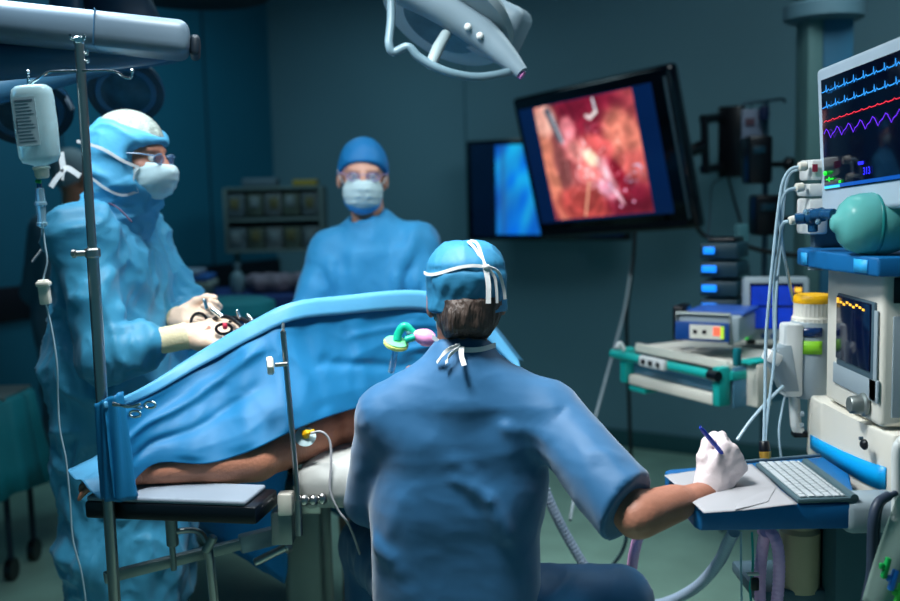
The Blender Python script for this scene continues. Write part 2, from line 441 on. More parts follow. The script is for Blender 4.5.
for i, u in enumerate((1.55,)):
    struct(MB().box(RW(u, .002, 1.6), (.006, .006, 2.8), BR), 'trim_%d' % (i+5), M('seam_grey', (48, 92, 108), .6))

# ------------------------------------------------------------------ seated anaesthetist (back to the camera)
def cloth(freq, amp, seed, warp=.7, base=0):
    return lambda V: amp*(ridges(V, freq, seed, warp)-.35)
def seated_person():
    root = thing('person', 'seated person in blue short-sleeved scrubs and tied cap, back turned, writing with a pen', 'person', (0, 2.2, 0))
    hc = np.array([.036, 2.25, 1.256]); f = nz((-.12, 1, -.10)); u = (0, 0.1, 1)
    shL = np.array([-.158, 2.22, 1.0]); shR = np.array([.215, 2.185, .995])
    elR = np.array([.366, 1.965, .830]); wrR = P(709, 492, 2.10); elL = np.array([-.205, 2.30, .76]); wrL = np.array([-.10, 2.50, .80])
    S = SDF((-.36, 1.84, .02), (.66, 2.72, 1.42), .014, [((-.08, 2.12, 1.08), (.15, 2.4, 1.42), .006), ((.30, 1.88, .74), (.58, 2.16, .93), .008)])
    B = head(S, hc, f, u, 1.0)
    S.cap((.026, 2.24, 1.20), (.022, 2.225, 1.08), .055, .058, .02)
    S.cap((.02, 2.22, 1.06), (-.10, 2.22, 1.0), .04, .04, .04); S.cap((.02, 2.22, 1.06), (.15, 2.2, 1.0), .04, .04, .04)
    S.rbox((.02, 2.23, .90), (.15, .075, .13), .08, .05); S.rbox((.01, 2.24, .70), (.14, .095, .2), .09, .05)
    S.cap((-.05, 2.24, .55), (.07, 2.24, .55), .10, .10, .04)
    S.cap(shR, elR, .046, .040, .03); S.cap(elR, wrR, .042, .027, .012, sq=((.2, -.3, .9), 1.05)); S.cap(elR+.1*(wrR-elR)+np.array([0, 0, .006]), elR+.5*(wrR-elR)+np.array([0, 0, .004]), .044, .037, .02)
    S.cap(wrR, wrR+np.array([.03, .022, .018]), .022, .014, .01)
    S.cap(shL, elL, .045, .04, .03); S.cap(elL, wrL, .04, .027, .02); S.cap(wrL, wrL+np.array([.04, .07, 0]), .025, .018, .01)
    S.cap((.10, 2.23, .53), (.375, 2.27, .52), .075, .06, .03); S.cap((.375, 2.27, .52), (.38, 2.30, .10), .055, .04, .02); S.cap((.38, 2.30, .06), (.40, 2.48, .045), .035, .03, .02)
    S.cap((-.08, 2.22, .57), (-.22, 2.58, .57), .08, .065, .03); S.cap((-.22, 2.58, .57), (-.22, 2.54, .10), .055, .04, .02); S.cap((-.22, 2.52, .06), (-.24, 2.68, .045), .03, .03, .02)
    body = S.build('body', skin_m, root)
    eyes(hc, B, 1.0, body)
    # hair: back of the head below the cap
    H = SDF((-.10, 2.08, 1.10), (.17, 2.42, 1.36), .006); H.fr(hc, B)
    H.ell((0, -.018, .0), (.0815, .095, .098), .01); H.cut((0, 0, .0), (0, 0, 1)); H.ell((-.01, -.07, -.068), (.048, .036, .045), .03)
    H.cap((-.03, -.095, -.04), (-.028, -.085, -.115), .022, .014, .02)
    H.cut((0, .035, 0), (0, 1, 0)); H.cut((0, 0, -.108), (0, -.35, -1)); H.cut((0, .02, -.05), (0, .55, -.8), .01)
    H.ell((.092, .01, -.015), (.024, .034, .042), .004, True); H.ell((-.092, .01, -.015), (.024, .034, .042), .004, True)
    H.fr(); H.build('hair', hair_m, root, 1, lambda V: .004*(ridges(V, (60, 60, 14), 3)-.4))
    # cap
    C = SDF((-.11, 2.08, 1.18), (.19, 2.44, 1.42), .005); C.fr(hc, B)
    C.cap((0, -.008, -.04), (0, -.010, .044), .0985, .096, .0, sq=((1, 0, 0), 1.09)); C.ell((0, -.015, .055), (.086, .10, .072), .02)
    C.cut((0, 0, -.026), (0, .10, -1)); C.cut((0, -.01, .128), (0, -.1, 1), .012)
    for i in range(16):
        a = -math.pi*.5+(i-7.5)*.135; x, y = .092*math.cos(a), -.01+.104*math.sin(a)
        q1 = hc+B@np.array([x*.90, y*.90, .075+.006*math.sin(i*2.3)]); q2 = hc+B@np.array([x*1.0, y*1.0, .034-.014*((i*5) % 3)])
        C.fold(q1, q2, .0075, .0042)
    ring = [hc+B@np.array([.0935*math.cos(t), -.008+.104*math.sin(t), .066+.006*math.sin(t*1)]) for t in np.linspace(-math.pi*.98, -.02, 20)]
    for a, b in zip(ring, ring[1:]): C.fold(a, b, .006, -.003)
    C.fr(); cap = C.build('surgical_cap', cap_m, root, 1, lambda V: .0035*(ridges(V, (16, 16, 14), 12)-.3))
    t = MB(); nb = lambda x, y, z: hc+B@np.array([x, y, z])
    t.ribbon([nb(.0965*math.cos(a), -.010+.109*math.sin(a), .062+.008*math.sin(3*a)) for a in np.linspace(-math.pi*.96, -math.pi*.33, 12)], lambda p: (0, 0.2, 1), .007)
    t.ribbon([nb(.028, -.118, .066), nb(.033, -.121, .03), nb(.032, -.121, -.012)], (1, 0, 0), .011)
    t.ribbon([nb(.030, -.116, .07), nb(.058, -.104, .055), nb(.071, -.092, .02), nb(.074, -.089, -.004)], (1, 0, 0), .007)
    t.ribbon([nb(.030, -.116, .07), nb(.048, -.112, .045), nb(.052, -.110, .02), nb(.053, -.109, -.012)], (1, 0, 0), .006)
    t.ribbon([nb(.028, -.112, .07), nb(.010, -.094, .108), nb(-.002, -.078, .124), nb(.016, -.085, .119), nb(.028, -.112, .072)], (1, 0, .3), .006)
    t.ball(nb(.030, -.119, .067), (.008, .005, .006)); t.build('cap_tie', tie_m, cap)
    # mask strings behind the neck
    t = MB(); t.ribbon([nb(-.078, -.0, -.085), nb(-.052, -.058, -.108), nb(-.018, -.085, -.112), nb(.02, -.080, -.112), nb(.058, -.045, -.106)], (0, 0, 1), .011)
    t.ribbon([nb(-.024, -.096, -.104), nb(-.028, -.112, -.122), nb(-.024, -.125, -.143)], (1, 0, 0), .011)
    t.ribbon([nb(-.028, -.096, -.100), nb(-.058, -.098, -.112), nb(-.078, -.082, -.138)], (.5, 0, 1), .009)
    t.ribbon([nb(-.028, -.096, -.104), nb(-.050, -.102, -.12), nb(-.062, -.100, -.142)], (.5, 0, 1), .008)
    t.build('mask_tie', tie_m, root)
    mk = SDF((-.08, 2.28, 1.14), (.13, 2.42, 1.30), .006); mk.fr(hc, B); mk.ell((0, .03, -.055), (.068, .078, .072)); mk.cut((0, .02, 0), (0, -1, 0)); mk.cut((0, 0, -.012), (0, 0, 1)); mk.fr(); mk.build('face_mask', maskw, root)
    # scrub top
    T = SDF((-.30, 1.86, .38), (.46, 2.46, 1.19), .0075)
    T.rbox((.02, 2.225, .90), (.195, .118, .155), .11, .03); T.rbox((.0, 2.235, .62), (.192, .135, .24), .11, .07)
    T.cap((.026, 2.228, 1.128), (.022, 2.21, 1.03), .064, .100, .03)
    T.cap((.0, 2.21, 1.088), (-.145, 2.21, .998), .062, .072, .05); T.cap((.045, 2.21, 1.088), (.19, 2.185, 1.006), .062, .072, .05)
    e2 = shR+.97*(elR-shR)
    T.cap(shR, e2, .071, .078, .035); T.cap(shL+np.array([.01, 0, -.01]), shL+.94*(elL-shL), .068, .060, .025)
    ax = nz(elR-shR+np.array([.08, 0, .05])); T.cut(shR+.905*(elR-shR), ax)
    T.cut(elL+np.array([0, 0, .03]), (-.3, .5, -1)) if False else None
    T.cap((.026, 2.24, 1.168), (.026, 2.262, 1.25), .058, .07, .004, sub=True)
    bk = lambda px, py, Y=2.1: P(px, py, Y)
    for a, b, wd, am in (
        ((566, 402, 2.11), (551, 440, 2.09), .006, -.010), ((551, 440, 2.09), (553, 500, 2.09), .006, -.010),
        ((508, 428, 2.1), (545, 440, 2.08), .013, .010), ((505, 428, 2.1), (530, 480, 2.09), .012, .008), ((455, 480, 2.1), (490, 500, 2.09), .010, .010),
        ((490, 500, 2.09), (525, 560, 2.09), .013, .012), ((470, 470, 2.1), (505, 540, 2.09), .012, .008), ((455, 462, 2.1), (475, 490, 2.09), .012, .008),
        ((352, 475, 2.2), (378, 455, 2.12), .011, .012), ((378, 455, 2.12), (396, 464, 2.1), .010, .008), ((365, 530, 2.15), (400, 570, 2.11), .013, .012), ((366, 545, 2.15), (392, 556, 2.11), .010, .009),
        ((375, 545, 2.13), (372, 590, 2.13), .012, .009), ((400, 500, 2.1), (378, 560, 2.12), .014, .006), ((362, 410, 2.16), (385, 400, 2.12), .009, .006), ((360, 425, 2.16), (380, 412, 2.12), .009, .006),
        ((575, 435, 2.03), (600, 500, 1.97), .011, .007), ((580, 425, 2.05), (630, 480, 1.95), .010, .006), ((560, 450, 2.06), (590, 470, 2.0), .010, .006), ((590, 455, 2.0), (618, 455, 2.0), .010, .007),
        ((440, 362, 2.14), (480, 366, 2.13), .008, -.003)):
        T.fold(bk(*a), bk(*b), wd*1.35, am*.62)
    top = T.build('scrub_top', scrub_m, root, 1, lambda V: .0035*(ridges(V, (4.5, 4.5, 6), 21, .5)-.3)+.0010*(ridges(V, (15, 15, 20), 5)-.3))
    # trousers
    G = SDF((-.36, 2.04, .08), (.56, 2.74, .74), .011)
    G.cap((-.06, 2.24, .545), (.08, 2.24, .545), .12, .12, .04)
    G.cap((.08, 2.23, .530), (.375, 2.27, .525), .096, .082, .03); G.cap((.375, 2.27, .52), (.38, 2.30, .13), .075, .075, .03)
    G.cap((-.08, 2.22, .57), (-.22, 2.58, .57), .095, .085, .03); G.cap((-.22, 2.58, .57), (-.22, 2.54, .13), .075, .075, .03)
    G.cut((0, 0, .13), (0, 0, -1)); G.build('scrub_trousers', scrub_m, root, 1, cloth((9, 9, 7), .008, 33))
    # gloved writing hand
    W = SDF((.48, 2.00, .80), (.76, 2.34, 1.05), .0036)
    yd = nz((.60, .20, .77)); zd = (.22, -.96, .10)
    tips, HB = hand(W, wrR, yd, zd, False, [(58, 60, 34), (74, 72, 45), (82, 74, 50), (86, 74, 50)], 1.12, thumb=[(.020, .018, -.006), (.042, .048, -.014), (.044, .080, -.030), (.030, .102, -.050)], g=.0012, cuff=.042)
    W.build('glove', glove_m, root, 1, lambda V: .0013*(ridges(V, (38, 38, 38), 8)-.3))
    return root, tips, HB, wrR
seat_root, pen_tips, HB, wrR = seated_person()
st = thing('swivel_stool', 'low round stool under the seated person in scrubs', 'stool', (0, 2.24, 0))
MB().lathe([(.0, .355), (.18, .355), (.19, .37), (.19, .41), (.175, .425), (0, .43)], (0, 2.24, 0)).build('seat', black_p, st)
mb = MB().cyl((0, 2.24, .1), (0, 2.24, .355), .025)
for k in range(5):
    a = k*2*math.pi/5; mb.tube([(0, 2.24, .12), (.2*math.cos(a), 2.24+.2*math.sin(a), .08)], .014); mb.cyl((.2*math.cos(a), 2.24+.2*math.sin(a)-.01, .03), (.2*math.cos(a), 2.24+.2*math.sin(a)+.01, .03), .03)
mb.build('base', steel, st)
pa, pb = P(700, 427, 2.068), P(736, 470, 2.125)
pn = thing('pen', 'blue ballpoint pen held upright in the gloved writing hand', 'pen', pa)
ax = nz(pb-pa); MB().lathe([(0, 0), (.003, .001), (.0048, .012), (.0052, .06), (.0046, .10), (.0042, .125), (.0012, .142), (0, .143)], pa, ax, 14).build('barrel', pen_m, pn)
MB().box(pa+ax*.02+np.array([.0, -.0065, .003]), (.003, .003, .036), frame_from((0, 1, .1), ax)).build('clip', pen_m, pn)

# ------------------------------------------------------------------ standing surgeon on the left (profile)
def left_surgeon():
    X = -.945; Y = 2.80
    root = thing('person', 'standing person in blue surgical gown and hood with hair net, holding instruments over the drape', 'person', (X, Y, 0))
    hc = np.array([-.862, 2.76, 1.607]); f = nz((1, -.20, -.10)); u = (0.06, 0, 1)
    shR = np.array([X-.01, 2.60, 1.40]); shL = np.array([X+.0, 3.00, 1.40]); elR = np.array([X+.065, 2.50, 1.115]); wrR_ = np.array([-.675, 2.545, 1.145])
    elL = np.array([X+.16, 3.02, 1.13]); wrL_ = np.array([-.76, 2.78, 1.16])
    S = SDF((-1.2, 2.38, .02), (-.45, 3.2, 1.76), .018, [((-.98, 2.66, 1.48), (-.73, 2.88, 1.74), .006)])
    B = head(S, hc, f, u, 1.0)
    S.cap(hc+np.array([-.01, 0, -.06]), (X, 2.78, 1.42), .056, .065, .02); S.cap((X, 2.7, 1.38), (X, 2.9, 1.38), .07, .07, .05)
    S.rbox((X, 2.8, 1.2), (.09, .15, .2), .08, .06); S.rbox((X, 2.8, .98), (.09, .14, .16), .08, .06)
    for sh, el, wr in ((shR, elR, wrR_), (shL, elL, wrL_)):
        S.cap(sh, el, .045, .038, .03); S.cap(el, wr, .038, .026, .02); S.cap(wr, wr+np.array([.06, 0, .01]), .024, .018, .01)
    for s in (-1, 1): S.cap((X, Y+s*.09, .9), (X+.02, Y+s*.1, .5), .085, .06, .04); S.cap((X+.02, Y+s*.1, .5), (X, Y+s*.1, .08), .058, .04, .02); S.cap((X, Y+s*.1, .06), (X+.16, Y+s*.11, .045), .042, .035, .03)
    body = S.build('body', skin_m, root); eyes(hc, B, 1.0, body)
    G = SDF((-1.22, 2.36, .28), (-.60, 3.22, 1.52), .0088)
    G.rbox((X+.0, 2.8, 1.20), (.125, .205, .225), .115, .04); G.rbox((X-.0, 2.8, .78), (.142, .215, .36), .12, .12); G.rbox((X+.01, 2.8, .45), (.135, .22, .18), .12, .08)
    G.cap((X+.02, 2.79, 1.47), (X, 2.8, 1.40), .072, .10, .03)
    G.cap((X+.01, 2.78, 1.42), shR, .065, .075, .05); G.cap((X+.01, 2.8, 1.42), shL, .065, .075, .05)
    for sh, el, wr in ((shR, elR, wrR_), (shL, elL, wrL_)):
        e = wr-.095*nz(wr-el); G.cap(sh, el, .072, .058, .05); G.cap(el, e, .060, .040, .03); G.cap(el+np.array([0, 0, -.025]), el+.35*(wr-el)+np.array([0, 0, -.012]), .056, .045, .03)
    g = lambda px, py, Yv: P(px, py, Yv)
    rn = random.Random(4)
    for a, b, wd, am in (((92, 300, 2.5), (130, 250, 2.56), .018, .014), ((100, 320, 2.5), (150, 300, 2.56), .016, .016), ((85, 260, 2.5), (120, 235, 2.55), .014, .010),
                         ((80, 330, 2.48), (105, 285, 2.48), .014, .014), ((78, 300, 2.48), (96, 262, 2.48), .014, .012), ((118, 330, 2.48), (150, 318, 2.54), .012, .013), ((110, 345, 2.46), (145, 340, 2.5), .010, .010),
                         ((112, 362, 2.48), (150, 352, 2.52), .012, .010), ((128, 300, 2.6), (152, 262, 2.66), .014, .012), ((60, 300, 2.72), (72, 420, 2.62), .02, .014), ((78, 360, 2.6), (90, 470, 2.6), .02, .014),
                         ((110, 390, 2.58), (130, 480, 2.58), .02, .012), ((60, 420, 2.7), (90, 560, 2.6), .02, .014), ((120, 520, 2.58), (95, 560, 2.58), .018, .014)):
        G.fold(g(*a), g(*b), wd, am)
    G.cut((0, 0, .32), (0, 0, -1))
    gown = G.build('surgical_gown', gown_m, root, 1, lambda V: .015*(ridges(V, (6, 7, 4.5), 41, .9)-.3)+.015*(ridges(V, (11, 11, 9), 43, 1.2)-.3))
    t = MB(); t.tube([g(132, 222, 2.64), g(118, 208, 2.66), g(104, 201, 2.68)], .0022, smooth=5); t.build('neck_binding', M('red_binding', (90, 60, 90), .6), gown)
    t = MB(); t.ribbon([P(62, 180, 2.78), P(66, 168, 2.78), P(80, 176, 2.8)], (0, .2, 1), .016); t.ribbon([P(64, 172, 2.78), P(62, 160, 2.78), P(61, 152, 2.78)], (1, 0, 0), .016); t.ribbon([P(65, 170, 2.78), P(57, 178, 2.78), P(51, 187, 2.78)], (1, 0, .6), .014)
    t.build('gown_tie', tie_m, gown); MB().ribbon([P(52, 238, 2.9), P(45, 246, 2.88), P(32, 262, 2.86)], (.6, 0, .8), .018).build('gown_tie', tie_m, gown)
    # hood
    Hd = SDF((-1.06, 2.56, 1.36), (-.70, 2.96, 1.78), .0065); Hd.fr(hc, B)
    Hd.ell((0, -.012, .028), (.096, .114, .106), .01); Hd.ell((0, -.002, -.05), (.092, .098, .10), .04); Hd.cap((0, -.02, -.08), (0, -.03, -.17), .085, .10, .04)
    Hd.ell((0, .105, -.02), (.07, .058, .068), .012, True); Hd.cap((-.12, .075, .0), (.12, .075, .0), .040, .040, .012, sq=((0, 0, 1), .95), sub=True); Hd.cap((-.12, .078, -.03), (.12, .078, -.03), .040, .040, .012, sub=True)
    Hd.cut((0, -.02, .095), (0, .25, 1), .01)
    Hd.fr()
    for i in range(9):
        a = i*.7; q = hc+B@np.array([.09*math.cos(a*.4), -.10+.02*i, -.02-.012*i]); Hd.fold(q, q+B@np.array([.0, .07, -.03]), .009, .007)
    hood = Hd.build('hood', hood_m, root, 1, lambda V: .010*(ridges(V, (9, 9, 13), 51, 1.0)-.3))
    Nn = SDF((-1.0, 2.62, 1.64), (-.72, 2.9, 1.76), .005); Nn.fr(hc, B); Nn.ell((0, -.012, .032), (.088, .106, .100)); Nn.cut((0, -.02, .08), (0, -.2, -1)); Nn.fr(); Nn.build('hair_net', net_m, root, 1)
    Mk = SDF((-.92, 2.6, 1.46), (-.68, 2.9, 1.66), .005); Mk.fr(hc, B); Mk.ell((0, .052, -.048), (.068, .080, .066)); Mk.ell((0, .085, -.03), (.035, .048, .035), .02)
    Mk.cut((0, .045, 0), (0, -1, .12)); Mk.cut((0, .1, -.008), (0, .1, 1)); Mk.fr()
    for k in range(4):
        zz = -.025-.02*k
        for s in (-1, 1): Mk.fold(hc+B@np.array([s*.066, .06, zz]), hc+B@np.array([s*.01, .135, zz-.004]), .0055, .005)
    mask = Mk.build('face_mask', maskw, root, 1)
    t = MB(); nb = lambda x, y, z: hc+B@np.array([x, y, z])
    t.ribbon([nb(.070, .062, -.022), nb(.093, .03, -.008), nb(.105, -.02, .018), nb(.102, -.07, .03), nb(.07, -.12, .035)], (0, 0, 1), .008); t.ribbon([nb(.066, .062, -.085), nb(.090, .03, -.098), nb(.102, -.01, -.085), nb(.108, -.05, -.06)], (0, 0, 1), .007)
    t.ribbon([nb(.070, .062, -.022), nb(.076, .052, -.05), nb(.066, .062, -.085)], (0, 1, 0), .007)
    t.build('mask_tie', tie_m, mask)
    gl = thing_part_glasses(root, hc, B)
    for wr, el, z, y, left, cur, th in ((wrR_, elR, (-.1, -.75, .65), (.95, .0, -.02), False, [(18, 28, 15), (34, 40, 25), (42, 48, 30), (48, 50, 30)], None),
                                        (wrL_, elL, (0, .8, -.5), (.96, -.2, .0), True, [(30, 55, 35), (45, 60, 40), (52, 62, 40), (55, 62, 40)], None)):
        W = SDF(wr-.13, wr+np.array([.23, .13, .13]), .0042)
        hand(W, wr, y, z, left, cur, 1.02, thumb=th, g=.001, cuff=0.02); W.build('glove', glove2_m, root, 1, lambda V: .0012*(ridges(V, (40, 40, 40), 8)-.3))
        d = nz(wr-el); c_ = MB().lathe([(.031, -.075), (.034, -.06), (.034, -.01), (.036, .0), (.033, .006), (.03, .004)], wr-.004*d, d, 24, ribs=24, ribamp=.01); c_.build('cuff', cuff_m, root)
    return root
def thing_part_glasses(root, hc, B, m=None):
    t = MB(); nb = lambda x, y, z: hc+B@np.array([x, y, z])
    for s in (-1, 1):
        t.tube([nb(s*(.033+.023*math.cos(a)), .108-.012*abs(math.cos(a)), .004+.014*math.sin(a)) for a in np.linspace(0, 2*math.pi, 17)], .0016, 6)
        t.tube([nb(s*.06, .10, .012), nb(s*.082, .05, .014), nb(s*.084, -.01, .008)], .0022, 6, smooth=4)
    t.tube([nb(-.009, .113, .012), nb(.009, .113, .012)], .0016, 6)
    g = t.build('glasses', m or M('glasses_frame', (90, 120, 150), .3), root)
    for s in (-1, 1):
        MB().lathe([(0, 0), (.022, .0005), (.022, .0015), (0, .003)], nb(s*.033, .101, .004), B@np.array([s*.15, 1, 0]), 20, sy=.62).build('lens', M('spectacle_lens', (120, 130, 165), .15, alpha=.35), g)
    return g
left_surgeon()

# ------------------------------------------------------------------ surgeon at the back, facing the camera
def back_surgeon():
    X = -.268; Y = 3.47
    root = thing('person', 'standing person in blue gown, blue cap, glasses and pleated mask, facing forward behind the drape', 'person', (X, Y, 0))
    hc = np.array([-.288, 3.45, 1.55]); f = nz((.10, -1, -.04)); u = (0.05, 0, 1)
    shA = np.array([X-.135, Y, 1.295]); shB = np.array([X+.155, Y, 1.305]); elA = np.array([X-.23, Y-.09, 1.06]); elB = np.array([X+.235, Y-.09, 1.08])
    wrA = np.array([X-.10, Y-.30, 1.0]); wrB = np.array([X+.12, Y-.30, 1.02])
    S = SDF((-.62, 3.0, .02), (.08, 3.68, 1.70), .02, [((-.38, 3.32, 1.40), (-.18, 3.56, 1.68), .007)])
    B = head(S, hc, f, u, .98)
    S.cap(hc+np.array([.005, .02, -.06]), (X, Y+.02, 1.33), .056, .058, .02); S.cap((X-.08, Y, 1.29), (X+.08, Y, 1.29), .05, .05, .05)
    S.rbox((X, Y, 1.11), (.13, .07, .17), .07, .05); S.rbox((X, Y, .92), (.15, .09, .15), .08, .06)
    for sh, el, wr in ((shA, elA, wrA), (shB, elB, wrB)): S.cap(sh, el, .045, .038, .03); S.cap(el, wr, .038, .026, .02)
    for s in (-1, 1): S.cap((X+s*.09, Y, .9), (X+s*.1, Y, .5), .085, .06, .04); S.cap((X+s*.1, Y, .5), (X+s*.1, Y, .08), .058, .04, .02); S.cap((X+s*.1, Y, .06), (X+s*.11, Y-.16, .045), .042, .035, .03)
    body = S.build('body', M('skin_light', (214, 158, 136), .5, var=.05), root); eyes(hc, B, .98, body)
    G = SDF((-.66, 3.02, .28), (.12, 3.72, 1.45), .0115)
    G.rbox((X, Y, 1.10), (.168, .12, .215), .11, .05); G.rbox((X, Y, .72), (.215, .165, .36), .13, .1); G.cap((X, Y+.0, 1.385), (X, Y, 1.30), .072, .12, .04)
    G.cap((X, Y, 1.35), shA, .074, .076, .05); G.cap((X, Y, 1.355), shB, .074, .078, .05)
    for sh, el, wr in ((shA, elA, wrA), (shB, elB, wrB)): G.cap(sh, el, .074, .060, .04); G.cap(el, wr-.05*nz(wr-el), .062, .044, .03)
    G.cap((hc[0]+.004, Y-.005, 1.40), (hc[0], Y-.03, 1.50), .057, .075, .006, sub=True)
    for a, b, wd, am in (((402, 250, 3.36), (396, 290, 3.34), .02, .014), ((425, 262, 3.4), (410, 292, 3.34), .02, .014), ((330, 262, 3.36), (335, 295, 3.33), .02, .012), ((350, 250, 3.34), (358, 290, 3.33), .025, .008), ((415, 238, 3.4), (405, 262, 3.36), .018, .01)):
        G.fold(P(*a), P(*b), wd, am*1.3)
    G.cut((0, 0, .32), (0, 0, -1)); G.build('surgical_gown', gown2_m, root, 1, lambda V: .010*(ridges(V, (6, 6, 4), 61)-.3)+.004*(ridges(V, (13, 13, 10), 63)-.3))
    C = SDF((-.41, 3.31, 1.52), (-.16, 3.6, 1.70), .006); C.fr(hc, B, .98); C.ell((0, -.014, .034), (.087, .105, .105)); C.ell((0, -.03, .0), (.086, .088, .09), .02)
    C.cut((0, .05, .038), (0, .55, -1)); C.fr(); C.build('surgical_cap', cap2_m, root, 1, lambda V: .003*(ridges(V, (14, 14, 14), 5)-.3))
    Mk = SDF((-.40, 3.28, 1.42), (-.18, 3.5, 1.58), .005); Mk.fr(hc, B, .98); Mk.ell((0, .050, -.05), (.070, .078, .072)); Mk.ell((0, .085, -.03), (.035, .044, .035), .02); Mk.cut((0, .035, 0), (0, -1, .1)); Mk.cut((0, .1, -.006), (0, .1, 1)); Mk.fr()
    for k in range(3):
        zz = -.035-.024*k
        for s in (-1, 1): Mk.fold(hc+B@np.array([s*.066, .07, zz-.004]), hc+B@np.array([s*.01, .135, zz]), .006, .005)
    mask = Mk.build('face_mask', maskw, root, 1)
    M2 = SDF((-.40, 3.28, 1.40), (-.18, 3.5, 1.52), .006); M2.fr(hc, B, .98); M2.ell((0, .046, -.062), (.069, .073, .066)); M2.cut((0, .03, 0), (0, -1, .1)); M2.cut((0, .1, -.085), (0, .25, 1)); M2.fr(); M2.build('mask_edge', maskb, mask)
    t = MB(); nb = lambda x, y, z: hc+B@(np.array([x, y, z])*.98)
    for s in (-1, 1): t.ribbon([nb(s*.069, .05, -.02), nb(s*.088, .0, .02), nb(s*.082, -.06, .035)], (0, 0, 1), .006)
    t.build('mask_tie', tie_m, mask)
    thing_part_glasses(root, hc, B, M('glasses_pink', (150, 130, 175), .3))
    for wr, left in ((wrA, False), (wrB, True)):
        W = SDF(wr-.13, wr+.13, .007); hand(W, wr, (0, -1, -.1), (0, -.1, 1), left, [(20, 30, 20)]*4, 1.0, g=.001, cuff=.03); W.build('glove', glove2_m, root, 1)
    return root
back_surgeon()

# ------------------------------------------------------------------ half-hidden figure behind the left surgeon
def hidden_person():
    X = -1.70; Y = 4.6
    root = thing('person', 'person in grey clothing standing in the shade behind the hooded person in profile', 'person', (X, Y, 0))
    hc = np.array([-1.70, Y, 1.60]); S = SDF((X-.36, Y-.3, .02), (X+.36, Y+.4, 1.76), .02, [((X-.1, Y-.12, 1.45), (X+.13, Y+.14, 1.74), .009)])
    B = head(S, hc, (.6, 1, 0), (0, 0, 1)); S.cap(hc+np.array([0, 0, -.06]), (X, Y, 1.4), .056, .065, .02)
    S.rbox((X, Y, 1.15), (.15, .09, .24), .08, .06)
    for s in (-1, 1):
        S.cap((X+s*.15, Y, 1.36), (X+s*.22, Y+.02, 1.08), .045, .038, .03); S.cap((X+s*.22, Y+.02, 1.08), (X+s*.16, Y+.2, .98), .038, .028, .02)
        S.cap((X+s*.09, Y, .9), (X+s*.1, Y, .5), .085, .06, .04); S.cap((X+s*.1, Y, .5), (X+s*.1, Y, .08), .058, .04, .02); S.cap((X+s*.1, Y, .06), (X+s*.11, Y+.16, .045), .042, .035, .03)
    b = S.build('body', skin2_m, root); eyes(hc, B, 1., b)
    G = SDF((X-.4, Y-.3, .3), (X+.4, Y+.4, 1.5), .016); G.rbox((X, Y, 1.12), (.19, .13, .26), .11, .05); G.rbox((X, Y, .7), (.2, .15, .38), .12, .1); G.cap((X-.12, Y, 1.37), (X+.12, Y, 1.37), .07, .07, .05)
    for s in (-1, 1): G.cap((X+s*.15, Y, 1.36), (X+s*.22, Y+.02, 1.08), .07, .06, .04); G.cap((X+s*.22, Y+.02, 1.08), (X+s*.17, Y+.17, .99), .06, .045, .03)
    G.build('gown', M('grey_gown', (96, 124, 140), .7, bump=.2, bs=10), root, 1, cloth((6, 6, 4), .01, 5))
    H = SDF((X-.12, Y-.16, 1.5), (X+.16, Y+.16, 1.76), .009); H.fr(hc, B); H.ell((0, -.016, .034), (.082, .1, .1)); H.cut((0, .04, .02), (0, .6, -1)); H.fr(); H.build('cap', M('cap_grey', (128, 146, 154), .7), root, 1)
hidden_person()

# ------------------------------------------------------------------ operating table, patient and drape
TAX = nz((-.6, .8, 0)); TSD = np.array([-.8, -.6, 0]); TB = np.array([TAX, TSD, [0, 0, 1]]).T    # along the patient, towards the left side
def TW(a, s, z): return np.array([-.0, 2.50, 0])+a*TAX+s*TSD+np.array([0, 0, z])
tb = thing('operating_table', 'steel operating table with white padded top and broad grey column, under the blue drape', 'operating table', TW(.8, 0, 0))
MB().box(TW(.88, 0, .80), (1.86, .54, .085), TB, .035, 4).build('mattress', sheet_m, tb)
MB().box(TW(.88, 0, .735), (1.84, .50, .045), TB, .008).build('table_frame', black_p, tb)
mb = MB(); mb.box(TW(.88, .275, .735), (1.5, .012, .03), TB, .003); mb.build('side_rail', steel, tb)
cc = P(309, 560, 2.83); mb = MB(); mb.box((cc[0], cc[1], .42), (.13, .13, .60), None, .03, 4); mb.build('column', steel_d, tb)
MB().box((cc[0], cc[1]+.1, .06), (.42, .72, .12), TB, .03).build('base', grey_d, tb)
MB().box((cc[0]+.0, cc[1]-.068, .62), (.10, .006, .05), None, .002).build('cover_plate', steel, tb)

# arm board on its swivel bar
ab = thing('arm_board', 'black padded arm board with white cover, held on a steel bar beside the table', 'arm board', P(190, 560, 2.25))
a, b = PZ(84, 500, .845), PZ(256, 506, .845)
ux = nz(np.array([b[0]-a[0], b[1]-a[1], 0])); uy = np.array([-ux[1], ux[0], 0]); AB = np.array([ux, uy, [0, 0, 1]]).T; L = np.linalg.norm(b-a)
mid = (a+b)/2+uy*.065
MB().box(mid+np.array([0, 0, -.022]), (L, .135, .040), AB, .008).build('board_pad', black_p, ab)
MB().box(mid+np.array([-.01, 0, .003]), (L-.03, .125, .012), AB, .005, 3).build('board_cover', M('board_sheet', (128, 138, 150), .8, bump=.1, bs=12), ab)
q0, q1 = P(104, 578, 2.22), P(292, 531, 2.42)
MB().box((q0+q1)/2, (np.linalg.norm(q1-q0), .022, .026), frame_from(nz(q1-q0), (0, 0, 1))[:, [1, 0, 2]], .004).build('swing_bar', steel_d, ab)
c2 = q0+.82*(q1-q0); MB().box(c2, (.105, .03, .045), frame_from(nz(q1-q0), (0, 0, 1))[:, [1, 0, 2]], .006).build('bar_sleeve', grey_p, ab)
